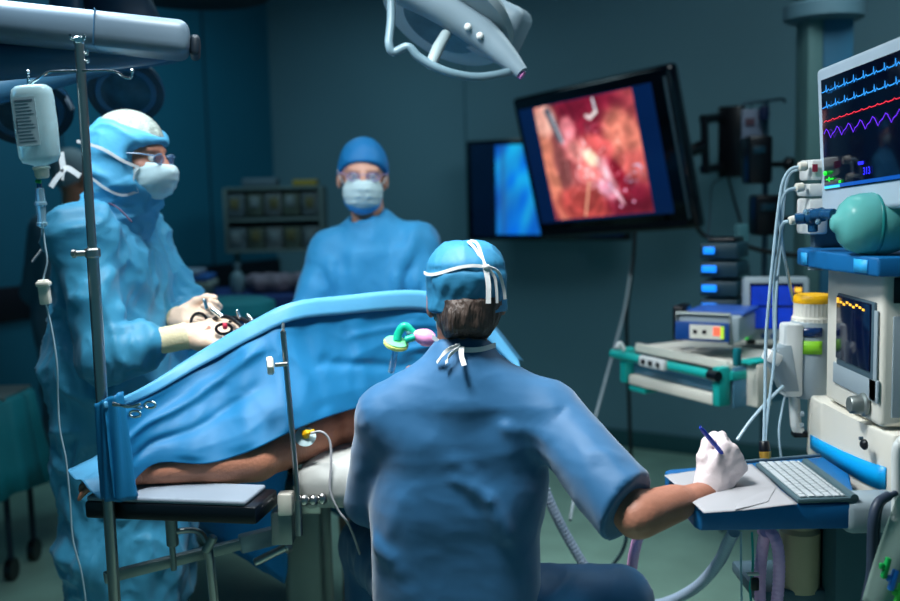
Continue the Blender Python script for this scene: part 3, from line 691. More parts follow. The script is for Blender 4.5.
mb = MB().cyl(P(171, 518, 2.26), P(173, 546, 2.26), .014, bev=.003); mb.cyl(P(172, 544, 2.26), P(174, 570, 2.26), .007); mb.build('joint_post', steel_d, ab)
MB().tube([P(174, 532, 2.26), P(190, 530, 2.26), P(201, 533, 2.25), P(207, 543, 2.24)], .007, smooth=5).build('joint_lever', steel, ab)
mb = MB(); mb.cyl(P(205, 552, 2.24), P(214, 536, 2.24), .011, bev=.003); mb.build('clamp_knob', steel_d, ab)
MB().tube([P(208, 550, 2.27), P(210, 560, 2.27), P(218, 640, 2.28), (P(218, 640, 2.28)[0], 2.28, .02)], .011).build('support_leg', steel, ab)
mb = MB(); mb.cyl(P(254, 563, 2.34), P(286, 547, 2.36), .010, bev=.003); mb.cyl(P(284, 548, 2.36), P(290, 545, 2.37), .016, bev=.003); mb.build('release_handle', steel, ab)
# clamp and drape post
cl = thing('rail_clamp', 'steel rail clamp with cream block holding the thin drape post', 'clamp', P(292, 505, 2.27))
MB().box(P(286, 503, 2.28), (.034, .04, .052), None, .004).build('block', beige_p, cl)
MB().box(P(286, 520, 2.34), (.05, .13, .08), None, .004).build('bracket', steel_d, cl)
mb = MB().cyl(P(298, 500, 2.24), P(299, 535, 2.24), .009); mb.ball(P(304, 500, 2.25), .014); mb.cyl(P(302, 503, 2.25), P(322, 498, 2.26), .007); mb.ball(P(313, 500, 2.25), .013); mb.ball(P(322, 499, 2.26), (.012, .01, .014)); mb.build('clamp_screw', steel, cl)
dp = thing('drape_post', 'thin upright steel post standing in front of the blue drape', 'post', P(299, 520, 2.24))
pt = P(283, 331, 2.235); pb_ = P(298, 500, 2.24)
MB().tube([P(300, 520, 2.24), pb_, pt], .0065, 12).build('rod', steel, dp)
MB().tube([pt, P(283, 324, 2.27)], .004).build('hook', steel, dp)
mb = MB().cyl(P(275, 365, 2.22), P(287, 364, 2.23), .005); mb.build('knob_screw', steel, dp); MB().lathe([(.018, 0), (.020, .004), (.020, .012), (.016, .015)], P(267, 366, 2.22), nz(P(287, 364, 2.23)-P(267, 366, 2.22)), 24, ribs=8, ribamp=.05).build('knob', beige_p, dp)

def patient():
    root = thing('person', 'patient lying under the blue drape, one bare arm stretched out on the arm board', 'person', TW(.5, 0, .85))
    hc = P(424, 396, 2.50)+np.array([0, 0, -.0]); hc[2] = .945
    sh = np.array([-.285, 2.56, .905]); el = P(256, 463, 2.26); wr = P(138, 478, 2.20); wr[2] = .882; el[2] = .888
    S = SDF((-1.3, 2.05, .70), (.25, 4.3, 1.15), .02, [((hc[0]-.13, hc[1]-.14, .83), (hc[0]+.12, hc[1]+.12, 1.1), .008), ((-.8, 2.1, .84), (-.25, 2.45, .98), .009)])
    B = head(S, hc, (-.25, -.1, 1), (.45, -.8, 0), 1.0)
    S.cap(hc+TAX*.07+np.array([0, 0, -.03]), TW(.26, 0, .91), .058, .07, .03); S.cap(TW(.27, -.12, .91), sh, .07, .065, .05)
    S.fr(TW(.48, 0, .925), TB); S.rbox((0, 0, 0), (.28, .16, .09), .08, .06); S.fr(); S.fr(TW(.8, 0, .925), TB); S.rbox((0, 0, 0), (.16, .16, .085), .08, .08); S.fr()
    for s in (-1, 1): S.cap(TW(.95, s*.09, .92), TW(1.35, s*.1, .90), .08, .058, .04); S.cap(TW(1.35, s*.1, .90), TW(1.72, s*.1, .89), .055, .038, .02); S.cap(TW(1.76, s*.1, .88), TW(1.78, s*.12, 1.0), .04, .03, .02)
    S.cap(TW(.30, -.2, .9), TW(.58, -.225, .89), .05, .042, .03); S.cap(TW(.58, -.225, .89), TW(.8, -.22, .89), .04, .028, .02)
    S.cap(sh, el, .052, .046, .03); S.cap(el, el+.3*(wr-el), .044, .040, .02); S.cap(el+.25*(wr-el), wr, .041, .026, .03); S.cap(sh+.35*(el-sh)+np.array([0, 0, .012]), sh+.7*(el-sh)+np.array([0, 0, .010]), .052, .048, .03)
    HR = frame_from(nz(wr-el), (0, 0, 1))
    body = S.build('body', skin2_m, root, 2); eyes(hc, B, 1., body)
    W = SDF(wr-.12, wr+np.array([.1, .12, .08]), .005)
    hand(W, wr+.0*wr, nz(wr-el)+np.array([0, -.1, -.02]), (0, -.1, 1), True, [(15, 20, 15)]*4, 1.0)
    W.build('hand', skin2_m, body, 1)
    H = SDF(hc-.14, hc+.14, .008); H.fr(hc, B); H.ell((0, -.02, .04), (.082, .10, .098)); H.cut((0, .045, .03), (0, 1, -.5)); H.fr(); H.build('hair', hair_m, root, 1)
    return root, wr, hc
PT, pwr, phc = patient()

def poly_eval(pts, us):
    p = np.array(catmull([np.asarray(q) for q in pts], 10)); d = np.concatenate([[0], np.cumsum(np.linalg.norm(np.diff(p, axis=0), axis=1))]); d /= d[-1]
    return np.stack([np.interp(us, d, p[:, k]) for k in range(3)], -1)
TOP = [(104, 404, 2.075), (125, 398, 2.16), (155, 382, 2.27), (200, 353, 2.36), (250, 324, 2.40), (290, 305, 2.43), (340, 298, 2.50), (425, 293, 2.58), (480, 318, 2.62), (518, 362, 2.60)]
BOT = [(114, 499, 2.07), (124, 492, 2.11), (155, 464, 2.18), (205, 464, 2.19), (240, 455, 2.21), (262, 446, 2.22), (300, 428, 2.28), (354, 409, 2.42), (430, 392, 2.54), (520, 372, 2.57)]
dr = thing('surgical_drape', 'large blue drape hung as a screen across the patient, pale band along its top edge', 'drape', TW(.5, 0, .85))
nu, nv = 190, 60; us = np.linspace(0, 1, nu); tp = poly_eval([P(*q) for q in TOP], us); bt = poly_eval([P(*q) for q in BOT], us)
us2 = us
vs_ = np.linspace(0, 1, nv)[:, None, None]; G = tp[None]*(1-vs_)+bt[None]*vs_
nrm = nz(np.array([.25, -1, .15]))
U_, V_ = np.meshgrid(us, np.linspace(0, 1, nv))
env = np.sin(np.pi*np.clip(V_, 0, 1))**.5
def gline(u0_, v0, u1_, v1, wd):
    d = np.array([u1_-u0_, v1-v0]); L2 = d@d; t = np.clip(((U_-u0_)*d[0]+(V_-v0)*d[1])/L2, 0, 1)
    return np.exp(-(((U_-u0_-t*d[0])*1.)**2+((V_-v0-t*d[1])*.4)**2)/wd**2)
disp = -.010*np.sin(np.pi*np.clip(V_*1.2, 0, 1))*(.4+.6*np.sin(np.pi*U_))      # sag away from the viewer
q3 = G.reshape(-1, 3)
disp = disp+((.014*(ridges(q3, (3, 3, 3.5), 91, .9)-.35)+.004*(ridges(q3, (9, 9, 10), 95)-.3)).reshape(nv, nu))*env*(1-.8*V_**3)
for l in ((.03, .2, .30, .05, .018, .020), (.06, .5, .36, .25, .02, .022), (.10, .75, .34, .55, .02, -.018), (.42, .1, .40, .95, .012, .012), (.47, .05, .50, .9, .016, -.014), (.36, .2, .30, .9, .02, .018), (.60, .1, .62, .9, .012, .010), (.72, .55, .88, .45, .014, .015), (.52, .55, .70, .70, .018, -.012), (.25, .3, .2, .9, .016, .014), (.6, .35, .9, .28, .01, .006)):
    disp = disp+.55*l[5]*gline(l[0], l[1], l[2], l[3], l[4]*1.5)
q_ = np.clip(V_/.30, 0, 1); disp = disp*q_*q_*(3-2*q_)
G = G+disp[..., None]*nrm
mb = MB().grid(G); scr = mb.build('drape_screen', drape_m, dr, None)
def thick(o, t):
    m = o.modifiers.new('thickness', 'SOLIDIFY'); m.thickness = t; m.offset = 0
thick(scr, .0015)
# pale border band along the top edge: folded cloth
k0 = 4; band = []
wdt = np.interp(us, [0, .12, .3, .5, .8, 1], [.012, .022, .040, .046, .050, .03])
for j, (h, off) in enumerate(((.0, -.012), (.25, -.016), (.5, -.014), (.75, -.012), (1.0, -.006))):
    dn = (bt-tp); dn = dn/np.linalg.norm(dn, axis=1)[:, None]
    band.append(tp+dn*(wdt*h)[:, None]+nrm*(.006-.15*off)+np.array([0, 0, .003]))
band.insert(0, tp+np.array([0, .004, .004])); band.insert(0, tp+np.array([0.02, .07, -.01]))
hem = MB().grid(np.array(band)).build('drape_border', drape_l, dr, None); thick(hem, .002)
# rear side of the screen and the cover over the body
rear = [tp+np.array([0, .012, .004])]
for k in range(1, 8): t = k/7; rear.append(tp*(1-t)+(tp+np.array([-.06, .26, 0]))*t+np.array([0, 0, -.20*t]))
R_ = np.array(rear); R_[..., 2] += .02*(ridges(R_.reshape(-1, 3), (7, 7, 7), 9).reshape(R_.shape[:2])-.4)*np.linspace(0, 1, 8)[:, None]
R_ = R_[:, 62:170]; thick(MB().grid(R_).build('drape_rear', drape_m, dr, None), .0015)
aa = np.linspace(.34, 1.95, 70); ss = np.linspace(-.60, .58, 60); Cv = np.zeros((70, 60, 3))
for i, a_ in enumerate(aa):
    for j, s_ in enumerate(ss):
        e = max(0, abs(s_)-.27); z = .865+.20*math.exp(-(s_/.19)**2)*(1 if a_ < 1 else max(.35, 1-.6*(a_-1)))
        if e > 0: z = .87-e*1.35
        Cv[i, j] = TW(a_, math.copysign(min(abs(s_), .29+.08*e), s_), z)
n_ = ridges(Cv.reshape(-1, 3), (7, 7, 5), 77).reshape(70, 60)-.35; Cv[..., 2] += .018*n_; Cv += .012*n_[..., None]*TSD*np.sign(ss)[None, :, None]
thick(MB().grid(Cv).build('drape_cover', drape_m, dr, None), .0015)
# flap over the patient's hand end
fl = np.array([[P(66, 470, 2.19), P(84, 461, 2.24), P(106, 452, 2.30)], [P(78, 482, 2.14), P(96, 474, 2.17), P(118, 466, 2.2)], [P(92, 494, 2.11), P(106, 489, 2.12), P(124, 484, 2.13)], [P(100, 500, 2.105), P(110, 499, 2.10), P(121, 497, 2.10)]])
ii = np.linspace(0, 3, 16); jj = np.linspace(0, 2, 16); fo = np.zeros((16, 16, 3))
for i, a_ in enumerate(ii):
    for j, b_ in enumerate(jj):
        i0 = min(int(a_), 2); j0 = min(int(b_), 1); x_, y_ = a_-i0, b_-j0
        fo[i, j] = (1-x_)*(1-y_)*fl[i0, j0]+x_*(1-y_)*fl[i0+1, j0]+(1-x_)*y_*fl[i0, j0+1]+x_*y_*fl[i0+1, j0+1]
fo[..., 2] += .015*(ridges(fo.reshape(-1, 3), (10, 10, 10), 3).reshape(16, 16)-.3); thick(MB().grid(fo).build('drape_flap', drape_l, dr, None), .0015)
# gathered part wrapped round the infusion pole
Wp = np.zeros((26, 30, 3))
for i in range(26):
    t = i/25; c_ = P(106+12*t, 398+100*t, 2.10)
    for j in range(30):
        a_ = math.pi*(-1.12+1.24*j/29); r_ = .022+.010*t+.004*math.sin(7*a_+4*t)+.010*max(0, math.cos(a_))
        Wp[i, j] = c_+np.array([r_*math.cos(a_), r_*math.sin(a_)*.8, .012*math.cos(a_)*(1-t)])
thick(MB().grid(Wp).build('drape_gather', drape_m, dr, None), .0015)

hm = thing('hemostat', 'steel scissor-handled clip pinning the blue drape to the infusion pole', 'clamp', P(118, 403, 2.06))
mb = MB(); mb.tube([P(113, 405, 2.06), P(128, 406, 2.04), P(142, 408, 2.03)], .0028, 8, smooth=4); mb.tube([P(113, 403, 2.06), P(128, 407, 2.04), P(140, 404, 2.03)], .0028, 8, smooth=4)
mb.build('jaws', chrome, hm)
for (cx_, cy_) in ((135, 414), (150, 405)):
    MB().tube([P(cx_+5.5*math.cos(t), cy_+3.2*math.sin(t), 2.03) for t in np.linspace(0, 2*math.pi, 17)], .0025, 8).build('finger_ring', chrome, hm)

cu_ = thing('cushion', 'white rounded cushion under the bare upper arm beside the seated person', 'cushion', (-.28, 2.40, .77))
cb = SDF((-.45, 2.22, .72), (-.10, 2.62, .90), .008); cb.rbox((-.275, 2.42, .81), (.105, .15, .052), .045); tag(cb.build('pad', M('cushion_cloth', (176, 176, 172), .8, bump=.2, bs=14), cu_, 1, lambda V: .006*(ridges(V, (9, 9, 9), 4)-.3)))

# intravenous cannula on the arm
iv = thing('cannula_dressing', 'yellow cannula port on a round white pad on the bare arm', 'cannula', P(306, 436, 2.36))
nn = nz((.1, -.75, .6)); c0 = P(305.5, 438, 2.305)
c0 = c0+nn*.008; MB().lathe([(0, -.004), (.024, -.004), (.025, .0), (.013, .003), (0, .003)], c0, nn, 26).build('pad', maskw, iv)
mb = MB().cyl(c0+nn*.002, c0+nn*.014+np.array([.006, 0, .006]), .009, .007, bev=.002); mb.cyl(c0+nn*.01+np.array([-.006, 0, .0]), c0+nn*.012+np.array([.022, 0, .008]), .005); mb.box(c0+nn*.008+np.array([.002, 0, .008]), (.02, .008, .008), None, .003); mb.build('port', yellow_p, iv)
tag(MB().tube([P(311, 433, 2.285), P(322, 432, 2.28), P(330, 442, 2.28), P(331, 465, 2.27), P(330, 490, 2.26), P(338, 510, 2.26), P(350, 527, 2.28), P(362, 560, 2.42)], .0030, 8, smooth=8).build('infusion_line', paper_m), 'thin white infusion line falling from the yellow cannula port', 'tube')

# anaesthesia mask and filter by the patient's head
bf = thing('breathing_filter', 'yellow-green round breathing filter with green elbow in front of the drape', 'filter', P(398, 345, 2.42))
c0 = P(396, 344, 2.42); an = nz((.25, -.35, .9))
MB().lathe([(0, -.006), (.028, -.006), (.031, -.003), (.031, .003), (.028, .006), (0, .006)], c0, an, 30, sy=.9).build('filter_disc', M('filter_yellow', (214, 226, 120), .4), bf)
MB().lathe([(.028, .005), (.029, .008), (.016, .011), (0, .011)], c0, an, 30, sy=.9).build('filter_lid', M('filter_green', (120, 220, 150), .35), bf)
MB().tube([c0+an*.01, P(399, 332, 2.42), P(405, 326, 2.42), P(413, 333, 2.42)], .010, 12, smooth=5).build('elbow', M('elbow_green', (20, 175, 140), .3), bf)
MB().tube([P(395, 350, 2.42), P(394, 358, 2.42), P(391, 372, 2.43)], .008, 12, smooth=4).build('port_tube', glassy, bf)
MB().cyl(P(405, 340, 2.41), P(415, 337, 2.41), .009, bev=.002).build('side_port', M('elbow_green', (20, 175, 140)), bf)
am = thing('breathing_mask', 'pink-rimmed clear breathing mask beside the green elbow', 'mask', P(423, 337, 2.42))
MB().lathe([(.008, -.004), (.010, .006), (.020, .018), (.027, .034), (.026, .046), (.018, .058), (0, .062)], P(411, 333, 2.42), nz(P(440, 342, 2.42)-P(411, 333, 2.42)), 24, sy=.8).build('cushion', pinkp, am)
MB().cyl(P(407, 332, 2.42), P(417, 335, 2.42), .0105, bev=.002).build('connector', glassy, am)

# ------------------------------------------------------------------ infusion stand in front
iva = P(75.5, 40, 2.10); ivb = P(118, 600, 2.10); ix = (iva[0]+ivb[0])/2
pole = thing('infusion_stand', 'slim steel infusion pole with double hook crossbar, standing before the drape', 'infusion stand', (ix, 2.10, 0))
zt = iva[2]; zc = P(92, 252, 2.1)[2]
MB().cyl((ix, 2.1, zc-.005), (ix, 2.1, .08), .0125, seg=16).build('lower_tube', steel, pole)
MB().cyl((ix, 2.1, zt-.005), (ix, 2.1, zc-.01), .0095, seg=16).build('upper_tube', steel, pole)
mb = MB().cyl((ix, 2.1, zc+.008), (ix, 2.1, zc-.012), .0165, bev=.003); mb.cyl((ix, 2.095, zc-.002), (ix-.032, 2.09, zc-.002), .006, bev=.002); mb.cyl((ix-.03, 2.09, zc-.002), (ix-.040, 2.09, zc-.002), .009, bev=.002); mb.build('height_clamp', steel, pole)
mb = MB().cyl((ix, 2.1, zt-.008), (ix, 2.1, zt+.006), .011, bev=.002); mb.tube([(ix, 2.1, zt-.002), (ix-.012, 2.09, zt+.001), (ix-.013, 2.09, zt+.010)], .0028, smooth=4); mb.tube([(ix, 2.1, zt-.002), (ix+.012, 2.1, zt+.002), (ix+.010, 2.1, zt+.010)], .0028, smooth=4); mb.tube([(ix+.006, 2.1, zt-.025), (ix+.015, 2.1, zt-.03), (ix+.017, 2.1, zt-.02)], .0028, smooth=4); mb.tube([(ix+.006, 2.1, zt-.04), (ix+.015, 2.1, zt-.045), (ix+.017, 2.1, zt-.038)], .0028, smooth=4); mb.build('top_cap', chrome, pole)
MB().tube([P(78, 71, 2.095), P(50, 72, 2.09), P(36, 80, 2.08), P(30, 84, 2.08), P(28, 79, 2.08), P(28, 73, 2.08)], .0026, 8, smooth=6).build('hook_arm', chrome, pole)
MB().tube([P(78, 71, 2.095), P(112, 71, 2.09), P(124, 77, 2.08), P(130, 78, 2.08), P(132, 75, 2.08), P(132, 71, 2.08)], .0026, 8, smooth=6).build('hook_arm', chrome, pole)
for p_ in (P(28, 72, 2.08), P(132, 71, 2.08)): MB().ball(p_, .0045, seg=12).build('hook_tip', chrome, pole)
for k in range(5):
    a_ = k*2*math.pi/5+.3; e = np.array([ix+.27*math.cos(a_), 2.1+.27*math.sin(a_), .065])
    lg = MB().tube([(ix, 2.1, .10), e], .012).build('leg', steel, pole); MB().cyl(e+np.array([0, -.011, -.037]), e+np.array([0, .011, -.037]), .028).build('caster', black_p, lg)
# bottle
c0 = P(36, 126, 2.08); up_ = nz(P(31, 86, 2.08)-P(41, 165, 2.08)); BB = frame_from(np.cross(up_, (1, 0, 0)), up_)
bo = thing('infusion_bottle', 'clear plastic infusion bottle with printed label hanging upside down from the pole hook', 'bottle', c0)
mb = MB(); sec = [(-.040, .006, .006), (-.086, .012, .010), (-.080, .014, .012), (-.074, .034, .022), (-.062, .0405, .026), (0, .0425, .027), (.060, .0415, .027), (.074, .039, .025), (.081, .031, .019), (.083, .012, .008)]
rings = []
for h, rx, ry in sec[1:]:
    rings.append([mb.bm.verts.new(tuple(c0+BB@np.array([rx*np.sign(math.cos(t))*abs(math.cos(t))**.7, ry*np.sign(math.sin(t))*abs(math.sin(t))**.7, h]))) for t in np.linspace(0, 2*math.pi, 29)[:-1]])
for A, B_ in zip(rings, rings[1:]):
    for k in range(28): mb.bm.faces.new((A[k], A[(k+1) % 28], B_[(k+1) % 28], B_[k]))
mb.bm.faces.new(rings[0][::-1]); mb.bm.faces.new(rings[-1]); mb.build('bottle_body', bottle_m, bo, 50)
lb = MB().box(c0+BB@np.array([-.008, -.0275, .008]), (.046, .001, .098), BB, 0).build('label', M('bottle_label', (140, 166, 176), .7, var=.05), bo)
mb = MB()
for k in range(13):
    wl = .036-.006*((k*7) % 4)/2; mb.box(c0+BB@np.array([-.008-(.036-wl)/2, -.0285, .050-.0068*k]), (wl, .0006, .0012 if k else .003), BB)
mb.box(c0+BB@np.array([-.026, -.0285, -.0]), (.0012, .0006, .03), BB)
tag(mb.build('print_lines', print_m, lb), kind='stuff')
MB().tube([c0+BB@np.array([0, 0, .082]), c0+BB@np.array([-.005, 0, .094]), P(31, 82, 2.08), c0+BB@np.array([.005, 0, .094]), c0+BB@np.array([0, 0, .082])], .002, 6, smooth=5).build('hanger_loop', bottle_m, bo)
n0, n1 = c0+BB@np.array([0, 0, -.083]), c0+BB@np.array([0, 0, -.107])
MB().lathe([(.017, 0), (.018, .004), (.015, .006), (.014, .02), (.011, .024)], n0, nz(n1-n0), 22).build('stopper', beige_p, bo)
ds = thing('infusion_set', 'drip chamber, roller clamp and clear line running down from the bottle', 'tube', P(40, 200, 2.07))
MB().cyl(P(39, 180, 2.08), P(39.5, 188, 2.08), .005).build('spike', bluegl, ds)
MB().lathe([(.004, 0), (.0085, .004), (.010, .03), (.0125, .032), (.0125, .037), (.0095, .039), (.0085, .072), (.0115, .074), (.011, .079), (.004, .084)], P(39.5, 187, 2.08), nz(P(42, 223, 2.08)-P(39.5, 187, 2.08)), 20).build('drip_chamber', glassy, ds)
MB().cyl(P(36, 181, 2.075), P(41, 182, 2.075), .004).build('air_vent', led_green if False else greenp, ds)
MB().tube([P(42, 220, 2.08), P(45, 245, 2.08), P(47, 262, 2.08), P(43, 282, 2.08), P(45, 300, 2.08), P(52, 330, 2.08), P(57, 365, 2.08), P(58, 400, 2.09), P(60, 430, 2.09), P(66, 460, 2.09), P(70, 500, 2.09), P(73, 540, 2.09), P(82, 575, 2.09), P(88, 620, 2.09)], .0021, 8, smooth=8).build('line', tube_m, ds)
mb = MB().box(P(44.5, 292, 2.07), (.022, .018, .052), frame_from((0, 1, 0), up_), .004); mb.box(P(43.5, 284, 2.065), (.028, .020, .010), frame_from((0, 1, 0), up_), .003); mb.build('roller_clamp', beige_p, ds)

# ------------------------------------------------------------------ instruments in the surgeon's hands
def instrument(name, label, pts, tip, rings_, red=None):
    t = thing(name, label, 'surgical instrument', P(*pts[0]))
    MB().tube([P(*q) for q in pts], .0055, 10, smooth=4).build('shaft', black_p, t)
    MB().tube([P(*q) for q in tip], .0075, 10, smooth=3).build('metal_port', chrome, t)
    for (cx_, cy_, yy, rx, ry) in rings_:
        MB().tube([P(cx_+rx*math.cos(a), cy_+ry*math.sin(a), yy) for a in np.linspace(0, 2*math.pi, 17)], .0042, 8).build('handle_ring', black_p, t)
    if red: MB().cyl(P(*red), P(red[0]+4, red[1], red[2]), .009, bev=.002).build('rotation_knob', led_red if False else M('red_plastic', (210, 40, 70), .4), t)
instrument('laparoscopic_grasper', 'black instrument with metal port held in the nearer gloved hand, pointing at the drape', [(204, 330, 2.60), (216, 318, 2.58), (230, 318, 2.56), (246, 330, 2.52)], [(212, 309, 2.58), (222, 317, 2.57)], [(199, 322, 2.60, 8, 9), (224, 329, 2.52, 8, 5)], (223, 326, 2.50))
instrument('laparoscopic_scissors', 'black two-armed instrument with silver tips, farther from the hooded person', [(222, 319, 2.62), (238, 318, 2.60), (250, 322, 2.58)], [(245, 326, 2.57), (255, 330, 2.56)], [(238, 324, 2.58, 9, 5)], None)
for q in (((207, 309, 2.60), (204, 299, 2.60)), ((240, 318, 2.57), (237, 310, 2.57)), ((247, 314, 2.56), (256, 324, 2.55))):
    o = MB().cyl(P(*q[0]), P(*q[1]), .0045, bev=.001).build('tip', chrome, bpy.data.objects['laparoscopic_grasper' if q[0][0] == 207 else 'laparoscopic_scissors'])

# ------------------------------------------------------------------ wall screens
def rect_frame(yaw, tilt, roll):
    y, t, r = map(math.radians, (yaw, tilt, roll))
    w_ = np.array([math.cos(y), math.sin(y), 0]); n = np.array([math.sin(y), -math.cos(y), 0]); z = np.array([0, 0, 1.])
    up = math.cos(t)*z+math.sin(t)*n; w2 = math.cos(r)*w_+math.sin(r)*up; u2 = -math.sin(r)*w_+math.cos(r)*up
    return np.array([w2, u2, np.cross(w2, u2)]).T          # columns: right, up, towards the viewer
def painted(name, B, c, W, H, fn, nx, ny, strength, parent, off):
    us_ = np.linspace(0, 1, nx); vs2 = np.linspace(0, 1, ny); U2, V2 = np.meshgrid(us_, vs2)
    pos = c[None, None]+B[:, 0]*((U2-.5)*W)[..., None]+B[:, 1]*((V2-.5)*H)[..., None]+B[:, 2]*off
    idx = np.arange(nx*ny).reshape(ny, nx); q = np.stack([idx[:-1, :-1], idx[:-1, 1:], idx[1:, 1:], idx[1:, :-1]], -1).reshape(-1, 4)
    me = bpy.data.meshes.new(name); me.from_pydata(pos.reshape(-1, 3).tolist(), [], q.tolist())
    col = np.clip(fn(U2, 1-V2), 0, 1); L_ = np.where(col <= .04045, col/12.92, ((col+.055)/1.055)**2.4)
    at = me.color_attributes.new('picture', 'FLOAT_COLOR', 'POINT'); at.data.foreach_set('color', np.concatenate([L_, np.ones(L_.shape[:2]+(1,))], -1).reshape(-1).astype(np.float32))
    m = bpy.data.materials.new(name+'_glow'); m.use_nodes = True; nt = m.node_tree; b = nt.nodes['Principled BSDF']; a = nt.nodes.new('ShaderNodeVertexColor'); a.layer_name = 'picture'
    b.inputs['Base Color'].default_value = (.005, .005, .01, 1); b.inputs['Roughness'].default_value = .2; nt.links.new(a.outputs[0], b.inputs['Emission Color']); b.inputs['Emission Strength'].default_value = strength
    return link(name, me, m, parent, None)
def surgery_picture(x, y):
    n = lambda f, s: vnoise(np.stack([x*f, y*f, x*0+s], -1), int(s))
    rd = lambda f, s: ridges(np.stack([x, y, x*0], -1), (f, f, 1), int(s), .8)
    wx = x+.05*(n(6, 1)-.5); wy = y+.05*(n(6, 2)-.5)
    C = lambda r, g, b: np.array([r, g, b])/255.
    img = np.ones(x.shape+(3,))*C(150, 62, 68); img = img*(.75+.5*n(5, 3))[..., None]
    def blob(cx, cy, rx, ry, ang, col, soft=.25, tex=.25, s=5):
        nonlocal img
        ca, sa = math.cos(ang), math.sin(ang); dx, dy = wx-cx, wy-cy; a = (dx*ca+dy*sa)/rx; b_ = (-dx*sa+dy*ca)/ry
        m_ = 1/(1+np.exp((np.sqrt(a*a+b_*b_)-1)/(soft*.35))); c_ = C(*col)*(1-tex/2+tex*n(11, s))[..., None]
        img = img*(1-m_[..., None])+c_*m_[..., None]
    blob(.55, .06, .35, .16, .1, (104, 20, 42), .3); blob(.62, .2, .22, .12, -.3, (120, 28, 48), .3)
    blob(.84, .38, .20, .26, -.3, (196, 112, 96), .25, .35); blob(.88, .62, .18, .14, .2, (180, 84, 80), .3)
    blob(.06, .55, .11, .6, -.15, (214, 128, 104), .25, .3); blob(.10, .12, .10, .14, 0, (236, 172, 156), .3)
    blob(.22, .70, .08, .42, -.15, (136, 74, 74), .3, .3); blob(.36, .88, .3, .16, .1, (168, 66, 62), .3, .3); blob(.80, .88, .25, .16, 0, (110, 24, 44), .35)
    blob(.30, .26, .09, .13, .4, (226, 130, 140), .3, .5); blob(.36, .42, .10, .10, .5, (232, 140, 136), .35, .5); blob(.60, .42, .15, .09, .5, (214, 92, 92), .35, .5)
    blob(.45, .62, .14, .12, .7, (226, 120, 118), .35, .5); blob(.50, .50, .09, .055, .7, (252, 218, 186), .3, .3); blob(.66, .66, .08, .16, -.5, (214, 150, 160), .4, .5); blob(.58, .78, .10, .06, .8, (206, 130, 150), .4, .5)
    blob(.74, .70, .07, .18, -.4, (140, 26, 46), .3); blob(.68, .84, .10, .018, .85, (238, 180, 196), .25)
    img = img*(.88+.32*rd(8, 14))[..., None]
    hl = np.clip(rd(13, 22)-.95, 0, 1)*2.2*np.exp(-(((x-.5)/.28)**2+((y-.55)/.28)**2)); img = img+hl[..., None]*C(255, 225, 235)
    def line(a, b_, wd, col):
        nonlocal img
        a = np.array(a); b_ = np.array(b_); d = b_-a; t = np.clip(((x-a[0])*d[0]+(y-a[1])*d[1])/(d@d), 0, 1)
        m_ = np.exp(-(((x-a[0]-t*d[0])**2+(y-a[1]-t*d[1])**2)/wd**2)**2); img = img*(1-m_[..., None])+C(*col)*m_[..., None]
    line((.14, .05), (.22, .30), .035, (78, 86, 100)); line((.17, .08), (.24, .34), .010, (178, 188, 200))
    line((.62, .02), (.63, .13), .012, (210, 225, 235)); line((.63, .13), (.56, .17), .016, (245, 245, 240)); line((.56, .17), (.53, .15), .018, (240, 225, 225))
    line((.43, .70), (.33, .98), .012, (240, 170, 140))
    for cx, cy, s in ((.60, .74, 31), (.90, .68, 35), (.93, .62, 37), (.84, .72, 39)):
        m_ = np.exp(-(((x-cx)/.05)**2+((y-cy)/.045)**2))*np.clip(n(38, s)*3-1.5, 0, 1); img = img*(1-m_[..., None])+C(205, 215, 255)*m_[..., None]
    for cx, cy in ((.77, .80), (.70, .93), (.83, .90)): m_ = np.exp(-(((x-cx)/.012)**2+((y-cy)/.012)**2)); img = img+m_[..., None]*C(220, 210, 240)
    return img
Bm = rect_frame(-50.3, 11.3, 3.9); mc = CAM+1.613*(np.array([.456, 2.939, 1.578])-CAM); MW, MH = 1.0, .73; mc = mc+Bm[:, 0]*-.032
mon = thing('monitor', 'large tilted wall monitor with thick black frame showing red and pink keyhole surgery', 'monitor', mc)
MB().box(mc-Bm[:, 2]*.035, (MW, MH, .07), Bm, .022, 3).build('casing', black_g, mon)
sc_ = mc-Bm[:, 0]*.035+Bm[:, 1]*.01
MB().box(sc_+Bm[:, 2]*.001, (MW*.845, MH*.80, .004), Bm, .001).build('screen', scr_navy, mon)
painted('surgery_image', Bm, sc_-Bm[:, 0]*.0+Bm[:, 1]*.004, MW*.63, MH*.775, surgery_picture, 240, 240, .95, mon, .0045)
mb = MB(); mb.box(mc-Bm[:, 1]*(MH/2-.03)+Bm[:, 2]*.003, (MW*.9, .03, .01), Bm, .004); mb.build('lower_trim', black_p, mon)
MB().box(mc+Bm[:, 0]*(MW/2-.035)+Bm[:, 2]*.002, (.012, MH*.86, .006), Bm, .002).build('side_speaker_strip', grey_d, mon)
MB().box(mc-Bm[:, 2]*.10, (.4, .3, .07), Bm, .01).build('rear_housing', black_p, mon)
